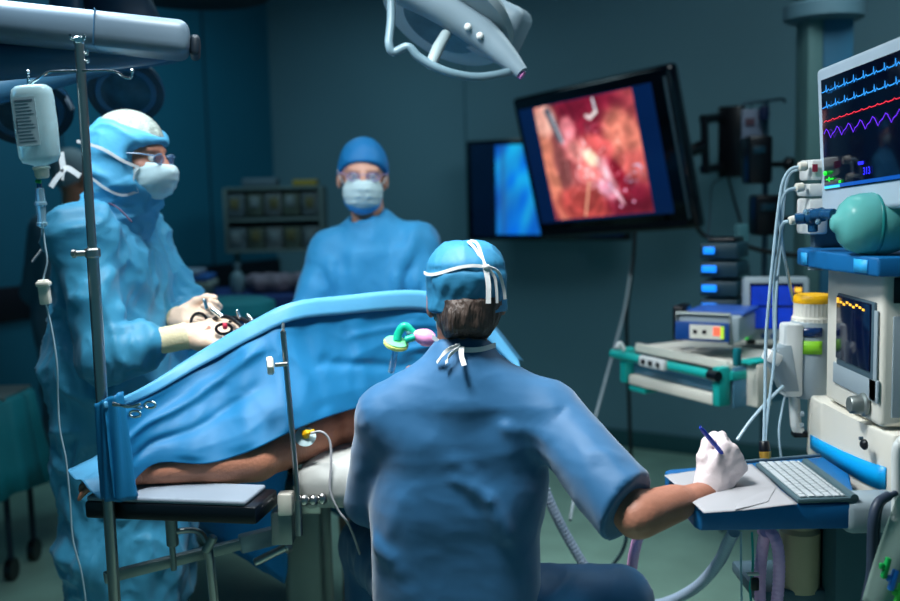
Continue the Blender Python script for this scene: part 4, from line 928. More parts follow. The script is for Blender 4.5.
# wall bracket
wp = P(732, 142, 5.0); dd = d1; t_ = ((wp-K)@d2); wp = wp-d2*0
base_w = K+d1*((np.array([wp[0], wp[1], 0])-K)@d1*1.0)
brk = thing('wall_bracket', 'black double-arm bracket with upright plate beside the large monitor', 'bracket', wp)
pl = P(732, 142, 4.95)
MB().box(pl, (.115, .10, .345), BR@np.eye(3), .01).build('bracket_plate', black_p, brk)
dist = (pl-K)@d2
MB().box(pl-d2*(dist/2-.0)+np.array([0, 0, 0]), (.07, dist-.01, .10), BR, .01).build('wall_spacer', black_p, brk)
hub = P(703, 146, 4.86)
for yy in (118, 168): MB().tube([P(722, yy-1, 4.93), P(708, yy+1, 4.88), P(702, yy+1, 4.86)], .022, 8).build('arm', black_p, brk)
MB().tube([P(704, 116, 4.86), P(706, 174, 4.86)], .020, 12).build('hinge_post', black_p, brk)
MB().tube([hub, P(693, 150, 4.83), mc-Bm[:, 2]*.15], .032, 10).build('monitor_mount', black_p, brk)

Bs = rect_frame(-31.5, 0, 0); s_tl, s_bl = P(467, 141, 5.86), P(475, 240, 5.86)
SW, SH = 1.0, np.linalg.norm(s_tl-s_bl)*1.0; scn = (s_tl+s_bl)/2+Bs[:, 0]*(SW/2-.025)
mo2 = thing('monitor', 'second wall monitor with bright blue picture, partly hidden behind the large tilted one', 'monitor', scn)
MB().box(scn-Bs[:, 2]*.02, (SW, SH, .05), Bs, .012).build('casing', black_g, mo2)
MB().box(scn+Bs[:, 2]*.006, (SW*.93, SH*.92, .004), Bs, .001).build('screen', M('screen_black_blue', (4, 22, 46), .2, emit=.4, var=.1), mo2)
def blue_pic(x, y):
    n = vnoise(np.stack([x*4+2*y, y*3, x*0], -1), 4); n2 = vnoise(np.stack([x*9+3*y, y*5, x*0], -1), 8)
    base = np.stack([.02+.10*n2, .30+.35*n*n2+.12*n, .66+.3*n], -1); e = np.exp(-((x-.10)/.03)**2)[..., None]; return base*(1-.5*e)+np.array([.3, .6, .95])*e*.3
painted('blue_image', Bs, scn-Bs[:, 0]*.055, .50, SH*.88, blue_pic, 60, 60, .9, mo2, .011)
MB().box(scn-Bs[:, 2]*.07, (.3, .3, .06), Bs, .01).build('wall_mount', black_p, mo2)

def cable(name, label, pts, r, m, cat='cable', group=None, smooth=7):
    return tag(MB().tube([P(*q) for q in pts], r, 8, smooth=smooth).build(name, m), label, cat, group)
cable('power_cable', 'black cable hanging from the large monitor straight down along the wall', [(635, 232, 4.5), (633, 262, 4.5), (627, 310, 4.5), (627, 350, 4.5), (629, 400, 4.5), (631, 462, 4.5), (632, 500, 4.5)], .009, cable_b)
cable('video_cable', 'pale grey cable slanting down from under the large monitor toward the seated person', [(634, 245, 4.55), (630, 275, 4.5), (624, 312, 4.4), (609, 367, 4.0), (594, 422, 3.6), (582, 462, 3.2), (570, 520, 2.9)], .0055, cable_g)
cable('power_cable', 'black cable looping from the large monitor corner to the shelf equipment', [(697, 228, 4.4), (705, 236, 4.4), (722, 240, 4.3), (738, 242, 4.2), (752, 248, 4.1), (775, 253, 4.0), (800, 256, 3.9)], .010, cable_b)
cable('signal_cable', 'thin black cable falling from the bracket plate past the pump stack', [(728, 176, 4.8), (734, 200, 4.6), (741, 225, 4.5), (747, 262, 4.4), (750, 300, 4.3)], .007, cable_b)
cable('signal_cable', 'thin dark cable curving from the bracket arm down to the pump stack', [(722, 178, 4.8), (712, 186, 4.6), (710, 215, 4.2), (708, 240, 3.9)], .004, M('dark_cable', (28, 50, 62), .5))

# ------------------------------------------------------------------ ceiling pendant with shelf and equipment
pd = thing('supply_pendant', 'ceiling-hung equipment pendant with column, white shelf and turquoise rails', 'pendant', (1.5, 3.9, .9))
cx0, cy0 = P(823, 80, 3.95)[:2]
mb = MB().box((cx0-.055, cy0, 1.85), (.06, .14, 2.0), None, .01); mb.build('column', M('pendant_olive', (78, 112, 112), .55), pd)
MB().box((cx0+.035, cy0, 1.85), (.12, .12, 2.0), None, .01).build('column_side', M('pendant_blue', (42, 98, 128), .55), pd)
mb = MB().lathe([(.13, 0), (.15, .01), (.15, .06), (.13, .07)], (cx0, cy0, P(820, 22, 3.95)[2]), seg=36); mb.build('collar', M('pendant_collar', (74, 104, 116), .5), pd)
MB().lathe([(.13, 0), (.13, .5)], (cx0, cy0, P(820, 5, 3.95)[2]+.04), seg=36).build('ceiling_tube', M('pendant_collar', (74, 104, 116)), pd)
SA, SB_ = np.array([.625, 3.50, .93]), np.array([.850, 3.07, .93]); sx = nz(SB_-SA); sy = np.array([-sx[1], sx[0], 0]); SBm = np.array([sx, sy, [0, 0, 1]]).T; SL = np.linalg.norm(SB_-SA)
def SP(a, b, z): return SA+sx*a+sy*b+np.array([0, 0, z-.93])       # a along the front, b depth, z height
mb = MB(); mb.box(SP(SL/2, .32, .925), (SL-.02, .60, .02), SBm, .004); mb.box(SP(SL/2, .03, .938), (SL-.03, .02, .014), SBm, .004); mb.build('shelf_top', beige_p, pd)
MB().tube([SP(-.05, -.03, .905), SP(SL+.0, -.03, .905)], .015, 14).build('front_rail', teal_p, pd)
MB().cyl(SP(SL-.035, -.03, .905), SP(SL+.005, -.03, .905), .0165).build('rail_end', black_p, pd)
mb = MB(); mb.box(SP(.20, -.05, .908), (.13, .02, .036), SBm, .006); sk = mb.build('socket_plate', white_p, pd)
for k in (-1, 0, 1): MB().cyl(SP(.20+k*.038, -.061, .908), SP(.20+k*.038, -.064, .908), .009).build('socket', black_p, sk)
for a_ in (.0, SL-.015):
    MB().box(SP(a_, .0, .868), (.035, .05, .125), SBm, .008).build('corner_post', teal_p, pd)
MB().box(SP(SL+.0, .30, .90), (.02, .56, .03), SBm, .005).build('side_rail', teal_p, pd)
MB().box(SP(SL/2, .02, .868), (SL-.03, .015, .055), SBm, .003).build('drawer_glass', M('drawer_blue', (84, 132, 160), .15), pd)
MB().box(SP(SL/2, .00, .822), (SL-.05, .035, .034), SBm, .006).build('drawer_front', beige_p, pd)
MB().box(SP(SL/2, .31, .85), (SL-.04, .52, .09), SBm, .006).build('drawer_box', grey_p, pd)
MB().box(SP(.06, .02, .79), (.09, .06, .02), SBm, .006).build('foot_block', teal_p, pd)
MB().box(SP(SL-.06, .38, 1.0), (.02, .02, .02), SBm).build('stud', black_p, pd)
bx = SP(SL+.030, .115, .868); MB().box(bx, (.05, .062, .135), SBm, .005).build('side_cabinet', beige_p, pd); MB().box(SP(SL+.004, .28, .862), (.008, .50, .13), SBm, .003).build('side_cover', M('drawer_blue', (84, 132, 160)), pd)
MB().box(SP(SL+.02, .16, .942), (.06, .20, .010), SBm, .003).build('side_cabinet_top', teal_p, pd)
MB().box((cx0-.15, cy0-.15, .90), (.5, .4, .06), None, .01).build('shelf_bracket', grey_d, pd)
MB().tube([P(617, 348, 3.45), P(620, 343, 3.45), P(624, 350, 3.45)], .008, smooth=3).build('rail_hook', white_p, pd)
MB().box(P(737, 357, 3.0), (.02, .02, .055), SBm, .004).build('rail_clip', M('teal_dark', (10, 110, 120), .4), pd)

# device with lit label on the shelf
dv = thing('control_unit', 'grey control unit with tilted lit front panel on the pendant shelf', 'medical device', P(712, 343, 3.25))
c0 = P(703, 331, 3.20); Bd = rect_frame(-30, 0, 0); Bd = np.array([Bd[:, 0], -Bd[:, 2], Bd[:, 1]]).T
MB().box(c0+Bd[:, 1]*.10+np.array([.02, 0, .008]), (.20, .22, .085), Bd, .012).build('housing', grey_p, dv)
MB().box(c0+Bd[:, 1]*.13+np.array([.03, .0, .053]), (.19, .20, .012), Bd, .004).build('top_cover', M('cover_blue', (50, 90, 170), .4), dv)
fp = MB().box(c0-Bd[:, 1]*.012, (.175, .012, .062), Bd, .004).build('front_panel', M('panel_blue', (20, 70, 140), .4), dv)
MB().box(c0-Bd[:, 1]*.019+Bd[:, 0]*.012, (.10, .003, .045), Bd).build('display', M('display_cream', (200, 200, 190), .4, emit=.25), fp)
MB().box(c0-Bd[:, 1]*.022+Bd[:, 0]*.050+Bd[:, 2]*.004, (.022, .003, .028), Bd).build('alarm_light', M('lamp_orange', (250, 110, 80), .4, emit=.6), fp)
MB().box(c0-Bd[:, 1]*.022+Bd[:, 0]*.068, (.010, .003, .040), Bd).build('status_light', M('lamp_lime', (180, 220, 60), .4, emit=.5), fp)
for k in (-.02, .01): MB().box(c0-Bd[:, 1]*.022+Bd[:, 0]*k, (.012, .003, .012), Bd).build('button', black_p, fp)
mb = MB(); mb.tube([c0+Bd[:, 0]*-.085-Bd[:, 2]*.03, c0+Bd[:, 0]*-.085+Bd[:, 2]*.055, c0+Bd[:, 0]*.085+Bd[:, 2]*.055, c0+Bd[:, 0]*.09-Bd[:, 2]*.04], .008); mb.build('handle_frame', steel_d, dv)
MB().box(P(682, 322, 3.4), (.04, .10, .12), Bd, .01).build('side_grip', black_p, dv)

# stack of pumps with blue lamps
ps = thing('pump_rack', 'dark docking rack behind the stack of blue-lit pumps', 'rack', P(728, 315, 3.6))
MB().box(P(741, 278, 3.70), (.03, .05, .40), SBm, .006).build('back_panel', M('rack_teal', (60, 104, 112), .5), ps)
for k, yy in enumerate((250, 268, 287, 305)):
    c_ = P(723, yy, 3.58); pm = thing('infusion_pump', ['topmost', 'second from top', 'third from top', 'lowest'][k]+' pump in the stack with blue lamps on the pendant shelf', 'infusion pump', c_, 'pumps stacked on the pendant shelf')
    MB().box(c_+np.array([.005, 0, 0]), (.135, .16, .056), Bd, .008).build('housing', M('pump_dark', (22, 54, 66), .45), pm)
    MB().box(c_-Bd[:, 1]*.082+np.array([-.028, 0, .004]), (.052 if k else .040, .006, .024), Bd, .006).build('lamp', led_blue, pm)
    MB().box(c_-Bd[:, 1]*.081+np.array([.035, 0, -.012]), (.05, .004, .014), Bd, .001).build('key_row', grey_d, pm)
mb = MB().box(P(726, 240, 3.6), (.10, .12, .022), Bd, .006); tag(mb.build('cable_tray', black_p, ps))
# blue monitor on the shelf
m3 = thing('monitor', 'small grey monitor with blue picture on the pendant shelf behind the white cables', 'monitor', P(776, 342, 3.35))
c0 = P(776, 309, 3.35); Bq = rect_frame(-14, -4, 0)
MB().box(c0-Bq[:, 2]*.05, (.215, .215, .10), Bq, .012).build('casing', grey_p, m3)
MB().box(c0+Bq[:, 1]*.010+Bq[:, 2]*.002, (.170, .155, .006), Bq, .001).build('screen', scr_dark, m3)
for cx_, cy_, wx_, hy_ in ((-.045, .045, .07, .065), (-.045, -.03, .07, .07), (.03, .045, .05, .065), (.03, -.03, .05, .07)): MB().box(c0+Bq[:, 0]*cx_+Bq[:, 1]*cy_+Bq[:, 2]*.006, (wx_, hy_, .002), Bq).build('picture_tile', scr_blue, m3)
for cy_ in (.065, .02, -.02): MB().box(c0+Bq[:, 0]*.07+Bq[:, 1]*cy_+Bq[:, 2]*.006, (.022, .016, .002), Bq).build('readout', led_amber, m3)
for k in range(5): MB().cyl(c0-Bq[:, 1]*.092+Bq[:, 0]*(.03*k-.04), c0-Bq[:, 1]*.092+Bq[:, 0]*(.03*k-.04)+Bq[:, 2]*.005, .009).build('button', M('button_blue', (30, 70, 120), .4), m3)
MB().box(c0-Bq[:, 1]*.088-Bq[:, 0]*.098+Bq[:, 2]*.002, (.014, .03, .004), Bq).build('power_light', led_green, m3)
for s in (-1, 1): MB().box(c0-Bq[:, 1]*.112+Bq[:, 0]*.08*s-Bq[:, 2]*.04, (.03, .02, .07), Bq, .004).build('foot', black_p, m3)

# infusion stand and pumps in the back
sx0 = P(766, 110, 4.3)[0]; sy0 = 4.3
s2 = thing('infusion_stand', 'dark infusion stand with crossbar standing in the shade behind the pendant shelf', 'infusion stand', (sx0, sy0, 0))
mid_s = M('stand_dark', (58, 84, 98), .4, .6)
MB().cyl((sx0, sy0, .06), (sx0, sy0, P(766, 100, 4.3)[2]), .013).build('pole', mid_s, s2)
MB().tube([P(743, 106, 4.3), P(746, 103, 4.3), P(766, 101, 4.3), P(782, 99, 4.3), P(785, 103, 4.3)], .007, smooth=4).build('crossbar', mid_s, s2)
for k in range(5): a_ = k*2*math.pi/5; MB().tube([(sx0, sy0, .09), (sx0+.28*math.cos(a_), sy0+.28*math.sin(a_), .03)], .014).build('leg', mid_s, s2)
MB().lathe([(0, 0), (.02, .004), (.024, .03), (.02, .06), (0, .065)], P(764, 121, 4.26), (0, 0, 1)).build('height_knob', M('knob_navy', (10, 24, 60), .4), s2)
for (px, py, ww, hh, lab) in ((757, 160, .10, .20, 'black syringe pump high on the shaded infusion stand'), (766, 215, .12, .17, 'black pump low on the shaded infusion stand beside white cables')):
    c_ = P(px, py, 4.22); pm = thing('infusion_pump', lab, 'infusion pump', c_, None)
    MB().box(c_, (ww, .12, hh), None, .015).build('housing', black_p, pm); MB().box(c_+np.array([-.01, -.062, hh*.2]), (ww*.5, .006, .03), None, .002).build('display', M('lcd_dim', (20, 50, 64), .3, emit=.05), pm)
    MB().cyl(c_+np.array([ww/2, 0, -.02]), c_+np.array([ww/2+.07, 0, -.02]), .012).build('knob_shaft', black_p, pm); MB().ball(c_+np.array([ww/2+.085, 0, -.02]), .03).build('knob', black_p, pm)
bg = thing('infusion_bag', 'small faint pinkish infusion bag hanging from the shaded stand crossbar', 'infusion bag', P(751, 125, 4.3)); MB().box(P(752, 126, 4.3), (.09, .02, .14), None, .01, 3).build('bag', M('bag_dim', (110, 120, 140), .4), bg); MB().box(P(750, 122, 4.285), (.04, .003, .03), None).build('label', M('label_red', (76, 52, 64), .5), bg); MB().tube([P(751, 113, 4.3), P(752, 104, 4.3)], .003).build('hanger', mid_s, bg)

# ------------------------------------------------------------------ anaesthesia machine
am_ = thing('anesthesia_machine', 'beige anesthesia machine with blue shelf, dark display and blue writing tray', 'medical machine', (1.2, 2.3, 0))
FX = .918
MB().box((1.25, 2.265, 1.135), (2*(1.25-FX), .315, .335), None, .012, 3).build('upper_cabinet', beige_p, am_)
# near side face with black panel
MB().box((1.24, 2.104, 1.265), (.60, .006, .055), None, .003).build('side_panel', black_p, am_)
MB().box((1.24, 2.104, 1.10), (.60, .006, .22), None, .003).build('side_cover', grey_p, am_)
scr = MB().box((FX-.003, 2.235, 1.152), (.008, .205, .170), None, .003).build('display_frame', grey_d, am_)
MB().box((FX-.008, 2.238, 1.158), (.006, .188, .148), None, .002).build('display', scr_dark, scr)
for k in range(9): MB().box((FX-.012, 2.32-.018*k, 1.222-.003*(k % 3)), (.002, .010, .005 if k else .012), None).build('readout', led_amber, scr)
MB().box((FX-.003, 2.235, 1.045), (.006, .25, .05), None, .003).build('key_panel', grey_p, am_)
MB().box((FX-.004, 2.135, 1.12), (.004, .035, .2), None, .002).build('soft_key_strip', grey_p, am_)
kn = np.array([FX-.004, 2.175, 1.005]); MB().lathe([(.026, 0), (.026, .006), (.021, .010), (.020, .032), (.017, .036), (0, .036)], kn, (-1, 0, 0), 26).build('dial', steel_d, am_)
# lower cabinet with bulging front
plan = [(.917, 2.54), (.908, 2.50), (.905, 2.40), (.908, 2.28), (.915, 2.17), (.935, 2.075), (1.55, 2.06), (1.55, 2.55)]
MB().prism([(x, y, .795) for x, y in plan], (0, 0, .165), .008).build('lower_cabinet', beige_p, am_)
def front_strip(ya, yb, za0, za1, zb0, zb1, off, n=14):
    pl_ = np.array(plan[:6]); pl_ = pl_[::-1]; g_ = [[], []]
    for i in range(n):
        t = i/(n-1); y = ya+(yb-ya)*t; x = np.interp(y, pl_[:, 1], pl_[:, 0])-off
        lo_ = za0+(zb0-za0)*t+.006*math.sin(math.pi*t)*0; hi_ = za1+(zb1-za1)*t; g_[0].append((x, y, lo_)); g_[1].append((x, y, hi_))
    return MB().grid(np.array(g_))
sg = front_strip(2.475, 2.095, .828, .862, .830, .884, .0035); o = sg.build('blue_strip', blue_s, am_, None); thick(o, .003)
MB().lathe([(.012, 0), (.012, .004), (.006, .010), (0, .011)], (.899, 2.135, .925), (-1, -.15, 0), 18).build('port', black_p, am_)
MB().cyl((.90, 2.15, .935), (.892, 2.15, .935), .004).build('lamp', grey_d, am_)
for q in ((.893, 2.50, .91), (.893, 2.50, .88)): MB().cyl(q, (q[0]-.006, q[1], q[2]), .007).build('screw_cap', grey_p, am_)
# shelf
shp = [(.845, 2.34), (.835, 2.30), (.862, 2.04), (1.55, 2.03), (1.55, 2.45), (.855, 2.43)]
shf = MB().prism([(x, y, 1.300) for x, y in [(.835, 2.36), (.848, 2.25), (.880, 2.045), (1.55, 2.03), (1.55, 2.46), (.88, 2.45), (.84, 2.41)]], (0, 0, .040), .006).build('top_shelf', blue_p, am_)
for (ya, yb) in ((2.13, 2.08), (2.36, 2.33)):
    xa = np.interp(ya, [2.045, 2.25, 2.37], [.880, .848, .834])-.002; xb = np.interp(yb, [2.045, 2.25, 2.37], [.880, .848, .834])-.002
    thick(MB().grid(np.array([[(xa, ya, 1.305), (xb, yb, 1.305)], [(xa, ya, 1.333), (xb, yb, 1.333)]])).build('shelf_label', blue_l, shf, None), .002)
MB().cyl((.862, 2.345, 1.292), (.862, 2.345, 1.302), .018).build('shelf_stud', grey_p, am_)
MB().box((1.2, 2.34, .44), (.70, .34, .72), None, .02).build('pedestal', M('pedestal_teal', (60, 92, 100), .5), am_)
MB().box((1.17, 2.33, .075), (.78, .5, .09), None, .02).build('wheel_base', grey_d, am_)
for q in ((.84, 2.14), (.84, 2.52), (1.5, 2.14), (1.5, 2.52)): MB().cyl((q[0]-.015, q[1], .03), (q[0]+.015, q[1], .03), .03).build('caster', black_p, am_)
mb = MB(); mb.lathe([(.062, .0), (.062, .14), (.050, .15), (.050, .17), (.06, .18), (.06, .215)], (.803, 2.26, .55), seg=26, sx=.75, sy=.75); mb.build('absorber_canister', M('canister_tan', (196, 170, 138), .35), am_)
MB().lathe([(.040, .0), (.040, .215)], (.868, 2.25, .55), seg=22, sx=.5, sy=.5).build('absorber_cap', black_p, am_)
MB().box((.79, 2.32, .545), (.2, .2, .03), None, .006).build('canister_bracket', grey_d, am_)
# tray
TZ = .842
tr = MB().prism([(x, y, TZ-.056) for x, y in [(.497, 2.02), (.505, 2.0), (.825, 1.99), (.845, 2.06), (.893, 2.20), (.889, 2.35), (.50, 2.275), (.487, 2.26)]], (0, 0, .054), .006).build('writing_tray', blue_p, am_)
MB().box((.74, 2.322, TZ+.001), (.29, .010, .008), rect_frame(11, 0, 0)[:, [0, 2, 1]], .003).build('tray_lip', grey_d, tr)
mb = MB().box((.865, 2.03, .81), (.13, .09, .075), None, .02, 3); mb.build('tray_bracket', grey_p, am_)
MB().box((.72, 2.17, .796), (.26, .08, .022), None, .006).build('tray_support', grey_p, am_)
MB().tube([P(897, 520, 1.98), P(897, 480, 1.98), P(897, 452, 1.98), P(900, 444, 1.98), P(909, 440, 1.98), P(960, 438, 2.0)], .011, 14, smooth=6).build('side_handle', white_p, am_)
# vaporiser on the far side
vp = thing('vaporizer', 'grey and white vaporizer with ribbed yellow top clipped beside the machine display', 'vaporizer', P(806, 395, 2.52))
vc = P(811, 396, 2.54); vx, vy = vc[0], vc[1]; zz = lambda py: P(808, py, 2.54)[2]
MB().lathe([(.050, 0), (.054, .006), (.054, zz(322)-zz(396)), (.050, zz(320)-zz(396))], (vx, vy, zz(396)), seg=30).build('body', grey_p, vp)
MB().box((vx-.060, vy-.018, (zz(396)+zz(322))/2+.004), (.046, .060, zz(322)-zz(396)-.006), None, .008).build('side_body', white_p, vp)
MB().lathe([(.052, 0), (.052, .010), (.048, .014), (.047, .045), (.049, .048)], (vx+.002, vy, zz(321)), seg=60, ribs=30, ribamp=.02).build('ribbed_collar', beige_p, vp)
MB().lathe([(.047, 0), (.049, .003), (.048, .016), (.044, .022), (0, .024)], (vx+.002, vy, zz(303)), seg=60, ribs=30, ribamp=.012).build('yellow_cap', yellow_p, vp)
th_ = math.radians(-106)
def vbox(z0, z1, wdt_, m_, nm, off=.056):
    th0 = math.atan2(-1, -.45); g_ = []
    for z_ in (z0, z1): g_.append([(vx+off*math.cos(th0+t), vy+off*math.sin(th0+t), z_) for t in np.linspace(-wdt_, wdt_, 7)])
    thick(MB().grid(np.array(g_)).build(nm, m_, vp, None), .002)
vbox(zz(334), zz(325), .52, M('panel_navy', (16, 50, 100), .2), 'window'); vbox(zz(351), zz(338), .52, lime_p, 'label')
pc_ = P(772, 357, 2.48); MB().box(pc_, (.036, .05, .030), rect_frame(0, 0, -28)[:, [0, 2, 1]], .004).build('filler_port', white_p, vp)
MB().prism([P(770, 362, 2.49), P(783, 392, 2.49), P(800, 392, 2.49), P(792, 345, 2.49), P(781, 347, 2.49)], (0, .05, 0), .004).build('filler_body', grey_p, vp)
mb = MB(); mb.tube([P(794, 394, 2.53), P(796, 425, 2.53), P(800, 432, 2.53)], .014, 10, smooth=3); mb.build('lock_lever', white_p, vp); MB().box(P(801, 434, 2.53), (.045, .03, .014), None, .004).build('lever_tip', black_p, vp)
MB().box((vx+.03, vy+.055, (zz(390)+zz(330))/2), (.10, .06, .10), None, .006).build('mount', grey_d, vp)

# patient monitor
Bp = rect_frame(-85.6, 1.4, 3.5); pc0 = CAM+(.342/.391)*(np.array([1.037, 2.54, 1.615])-CAM); PW0 = .35; PH = .342; PW = .46
pcn = pc0+Bp[:, 0]*(PW-PW0)/2+np.array([-.012, 0, 0])
pm = thing('patient_monitor', 'white-framed patient monitor with heart traces in blue, red and violet above the blue shelf', 'monitor', pcn)
MB().box(pcn-Bp[:, 2]*.03, (PW, PH, .06), Bp, .012, 3).build('casing', M('monitor_white', (184, 204, 220), .4), pm)
MB().box(pcn-Bp[:, 2]*.08, (PW*.8, PH*.8, .06), Bp, .02).build('rear_shell', grey_p, pm)
so = pcn-Bp[:, 0]*PW/2+Bp[:, 1]*PH/2        # top left corner
def SPt(a, b, o=.003): return so+Bp[:, 0]*a-Bp[:, 1]*b+Bp[:, 2]*o
scm = MB().box(SPt(.030+.20, .030+.128, .0), (.40, .256, .004), Bp, .0005).build('screen', M('monitor_screen', (3, 8, 26), .10, emit=.3, var=.1), pm)
def trace(nm, pts, r, m_):
    MB().ribbon([SPt(a, b, .0045) for a, b in pts], Bp[:, 1], r, .0006, smooth=0).build(nm, m_, scm)
def ecg(y0, amp, n, x0=.05, dx=.044, slope=0.):
    pts = [(x0-.012, y0)]
    for k in range(n):
        x = x0+k*dx; yb = y0+slope*k; pts += [(x, yb), (x+.004, yb-.0015), (x+.008, yb), (x+.011, yb-amp), (x+.0135, yb+.003), (x+.016, yb), (x+.022, yb-.004), (x+.027, yb)]
    return pts
trace('heart_trace', ecg(.060, .014, 9, slope=-.0004), .0018, led_cyan); trace('heart_trace', ecg(.096, .013, 9, slope=-.0004), .0018, led_cyan)
rp = []
for k in range(11): x = .045+k*.034; rp += [(x, .129-.0005*k), (x+.010, .126-.0005*k), (x+.018, .129-.0005*k), (x+.030, .128-.0005*k)]
trace('pressure_trace', rp, .0015, led_red)
vp_ = []
for k in range(7): x = .042+k*.054; vp_ += [(x, .156), (x+.012, .146), (x+.020, .150), (x+.034, .168), (x+.042, .160)]
trace('breath_trace', vp_, .0019, led_violet)
def text(nm, s, a, b, size, m_, parent, Bx=None, at=None):
    cu = bpy.data.curves.new(nm, 'FONT'); cu.body = s; cu.size = size; cu.extrude = .0003; cu.align_x = 'LEFT'
    t = bpy.data.objects.new('tmp', cu); COL.objects.link(t); dg = bpy.context.evaluated_depsgraph_get(); me = bpy.data.meshes.new_from_object(t.evaluated_get(dg)); bpy.data.objects.remove(t)
    Bx = Bp if Bx is None else Bx; p0 = SPt(a, b, .005) if at is None else at
    me.transform(Matrix(((Bx[0][0], Bx[0][1], Bx[0][2], p0[0]), (Bx[1][0], Bx[1][1], Bx[1][2], p0[1]), (Bx[2][0], Bx[2][1], Bx[2][2], p0[2]), (0, 0, 0, 1))))
    me.materials.clear(); return link(nm, me, m_, parent, None)
text('number', '313', .222, .264, .022, led_text, scm); MB().box(SPt(.212, .238, .004), (.022, .007, .001), Bp).build('caption', led_text, scm)
MB().ball(SPt(.040, .247, .003), (.0055, .0055, .0055), seg=10).build('status_dot', led_green, scm)
mb = MB(); mb.box(SPt(.063, .262, .004), (.036, .003, .001), Bp); mb.box(SPt(.061, .262, .0045), (.005, .011, .001), Bp); mb.build('status_mark', led_green, scm); MB().box(SPt(.112, .271, .004), (.010, .006, .001), Bp).build('status_mark', led_green, scm)
MB().box(SPt(.23, .279, .004), (.39, .008, .001), Bp).build('menu_bar', M('menu_blue', (10, 70, 150), .3, emit=.7), scm); MB().box(SPt(.075, .280, .005), (.075, .006, .001), Bp).build('menu_tab', M('menu_cyan', (60, 190, 235), .3, emit=.8), scm)
MB().lathe([(.0, .0), (.04, .0), (.04, .002), (0, .002)], SPt(.17, .327, .0), Bp[:, 2], 30, sx=.6 if False else 1, sy=.55).build('badge', teal_p, pm)
mb = MB(); mb.cyl((1.05, 2.24, 1.34), (1.05, 2.24, 1.55), .03); mb.box((1.0, 2.24, 1.55), (.12, .08, .08), None, .01); mb.build('stand_post', grey_p, pm)
# module block with plugs at the monitor's far edge
md = thing('sensor_module', 'white sensor module block with plugs at the edge of the patient monitor', 'medical device', P(815, 200, 2.40))
for (px, py, ww, hh) in ((816, 170, .052, .048), (813, 190, .050, .030), (812, 216, .045, .085)):
    MB().box(P(px, py, 2.42), (ww, .09, hh), None, .006).build('housing', white_p, md)
MB().box(P(815, 168, 2.37), (.012, .003, .018), None).build('label', M('label_maroon', (150, 40, 70), .5), md)
for (px, py) in ((802, 166), (799, 187)): MB().cyl(P(px-4, py+1, 2.38), P(px+5, py, 2.38), .011, bev=.003).build('plug', beige_p, md)
MB().box((.93, 2.42, 1.38), (.10, .03, .09), None, .004).build('mount', grey_d, md)

# resuscitation bag on the shelf
rb = thing('resuscitator_bag', 'translucent turquoise squeeze bag lying on the blue shelf under the patient monitor', 'resuscitator bag', P(868, 257, 2.14))
c0 = P(874, 227, 2.14); c0[2] = max(c0[2], 1.342+.064); ax = nz((1, -.10, -.03))
prof = [(.010, -.090), (.018, -.085), (.022, -.078), (.042, -.070), (.057, -.055), (.064, -.034), (.067, -.004), (.0655, -.001), (.067, .003), (.066, .026), (.058, .050), (.042, .066), (.026, .076), (.024, .09)]
MB().lathe(prof, c0, ax, 36).build('bag', bag_t, rb)
MB().lathe([(.0675, -.004), (.0690, -.002), (.0690, .001), (.0675, .003)], c0, ax, 36).build('seam', M('seam_teal', (30, 130, 130), .3), rb)
MB().lathe([(.026, .070), (.030, .074), (.030, .090), (.026, .094), (.022, .11), (0, .112)], c0, ax, 24, ribs=12, ribamp=.03).build('valve', M('valve_blue', (20, 70, 110), .25), rb)
bfz = thing('breathing_valve', 'faceted clear blue valve fitting at the end of the white hose', 'valve', P(812, 217, 2.26))
mb = MB().cyl(P(795, 219, 2.28), P(806, 218, 2.27), .013, bev=.003); mb.ball(P(812, 217, 2.27), (.022, .02, .020)); mb.cyl(P(812, 217, 2.27), P(824, 214, 2.24), .016, bev=.003); mb.cyl(P(822, 214, 2.24), P(834, 214, 2.2), .012, bev=.002); mb.cyl(P(812, 210, 2.27), P(813, 232, 2.27), .011, bev=.002)
mb.build('body', bluegl, bfz); MB().cyl(P(789, 221, 2.28), P(798, 219, 2.28), .010, bev=.002).build('connector', beige_p, bfz)
for q in ((806, 212), (818, 222), (826, 212)): MB().ball(P(q[0], q[1], 2.24), .007, seg=10).build('facet', glassy, bfz)

# cables of the patient monitor
G_ = 'white cables hanging from the patient monitor plugs'
cable('monitor_cable', 'white cable from the top plug, outermost of the white bundle', [(799, 167, 2.38), (790, 170, 2.38), (783, 182, 2.38), (779, 205, 2.38), (775, 240, 2.38), (770, 290, 2.38), (766, 340, 2.38), (765, 400, 2.36), (764, 442, 2.34)], .0042, tube_m, group=G_)
cable('monitor_cable', 'white cable from the second plug curving down behind the vaporizer', [(796, 188, 2.38), (786, 192, 2.38), (781, 205, 2.38), (781, 235, 2.40), (786, 265, 2.45), (793, 300, 2.62)], .0042, tube_m, group=G_)
cable('monitor_cable', 'white cable from the top plug running inside the bundle to the keyboard', [(799, 169, 2.39), (789, 175, 2.4), (784, 200, 2.42), (781, 240, 2.44), (776, 300, 2.44), (775, 350, 2.44), (770, 395, 2.42), (766, 430, 2.40), (765, 448, 2.36)], .0036, tube_m, group=G_)
cable('monitor_cable', 'white cable from the blue valve fitting down past the yellow vaporizer cap', [(789, 221, 2.28), (783, 224, 2.30), (780, 240, 2.35), (774, 290, 2.46), (775, 360, 2.5)], .004, tube_m, group=G_)
cable('sampling_line', 'thin pale line slanting down from the vaporizer to the gloved hand', [(783, 386, 2.48), (770, 399, 2.46), (752, 419, 2.44), (737, 440, 2.42)], .0042, tube_m, 'tube')
cable('sampling_line', 'thin pale line hanging below the vaporizer filler to the tray edge', [(786, 392, 2.52), (782, 410, 2.52), (779, 430, 2.50), (781, 456, 2.48), (787, 480, 2.5)], .003, tube_m, 'tube')
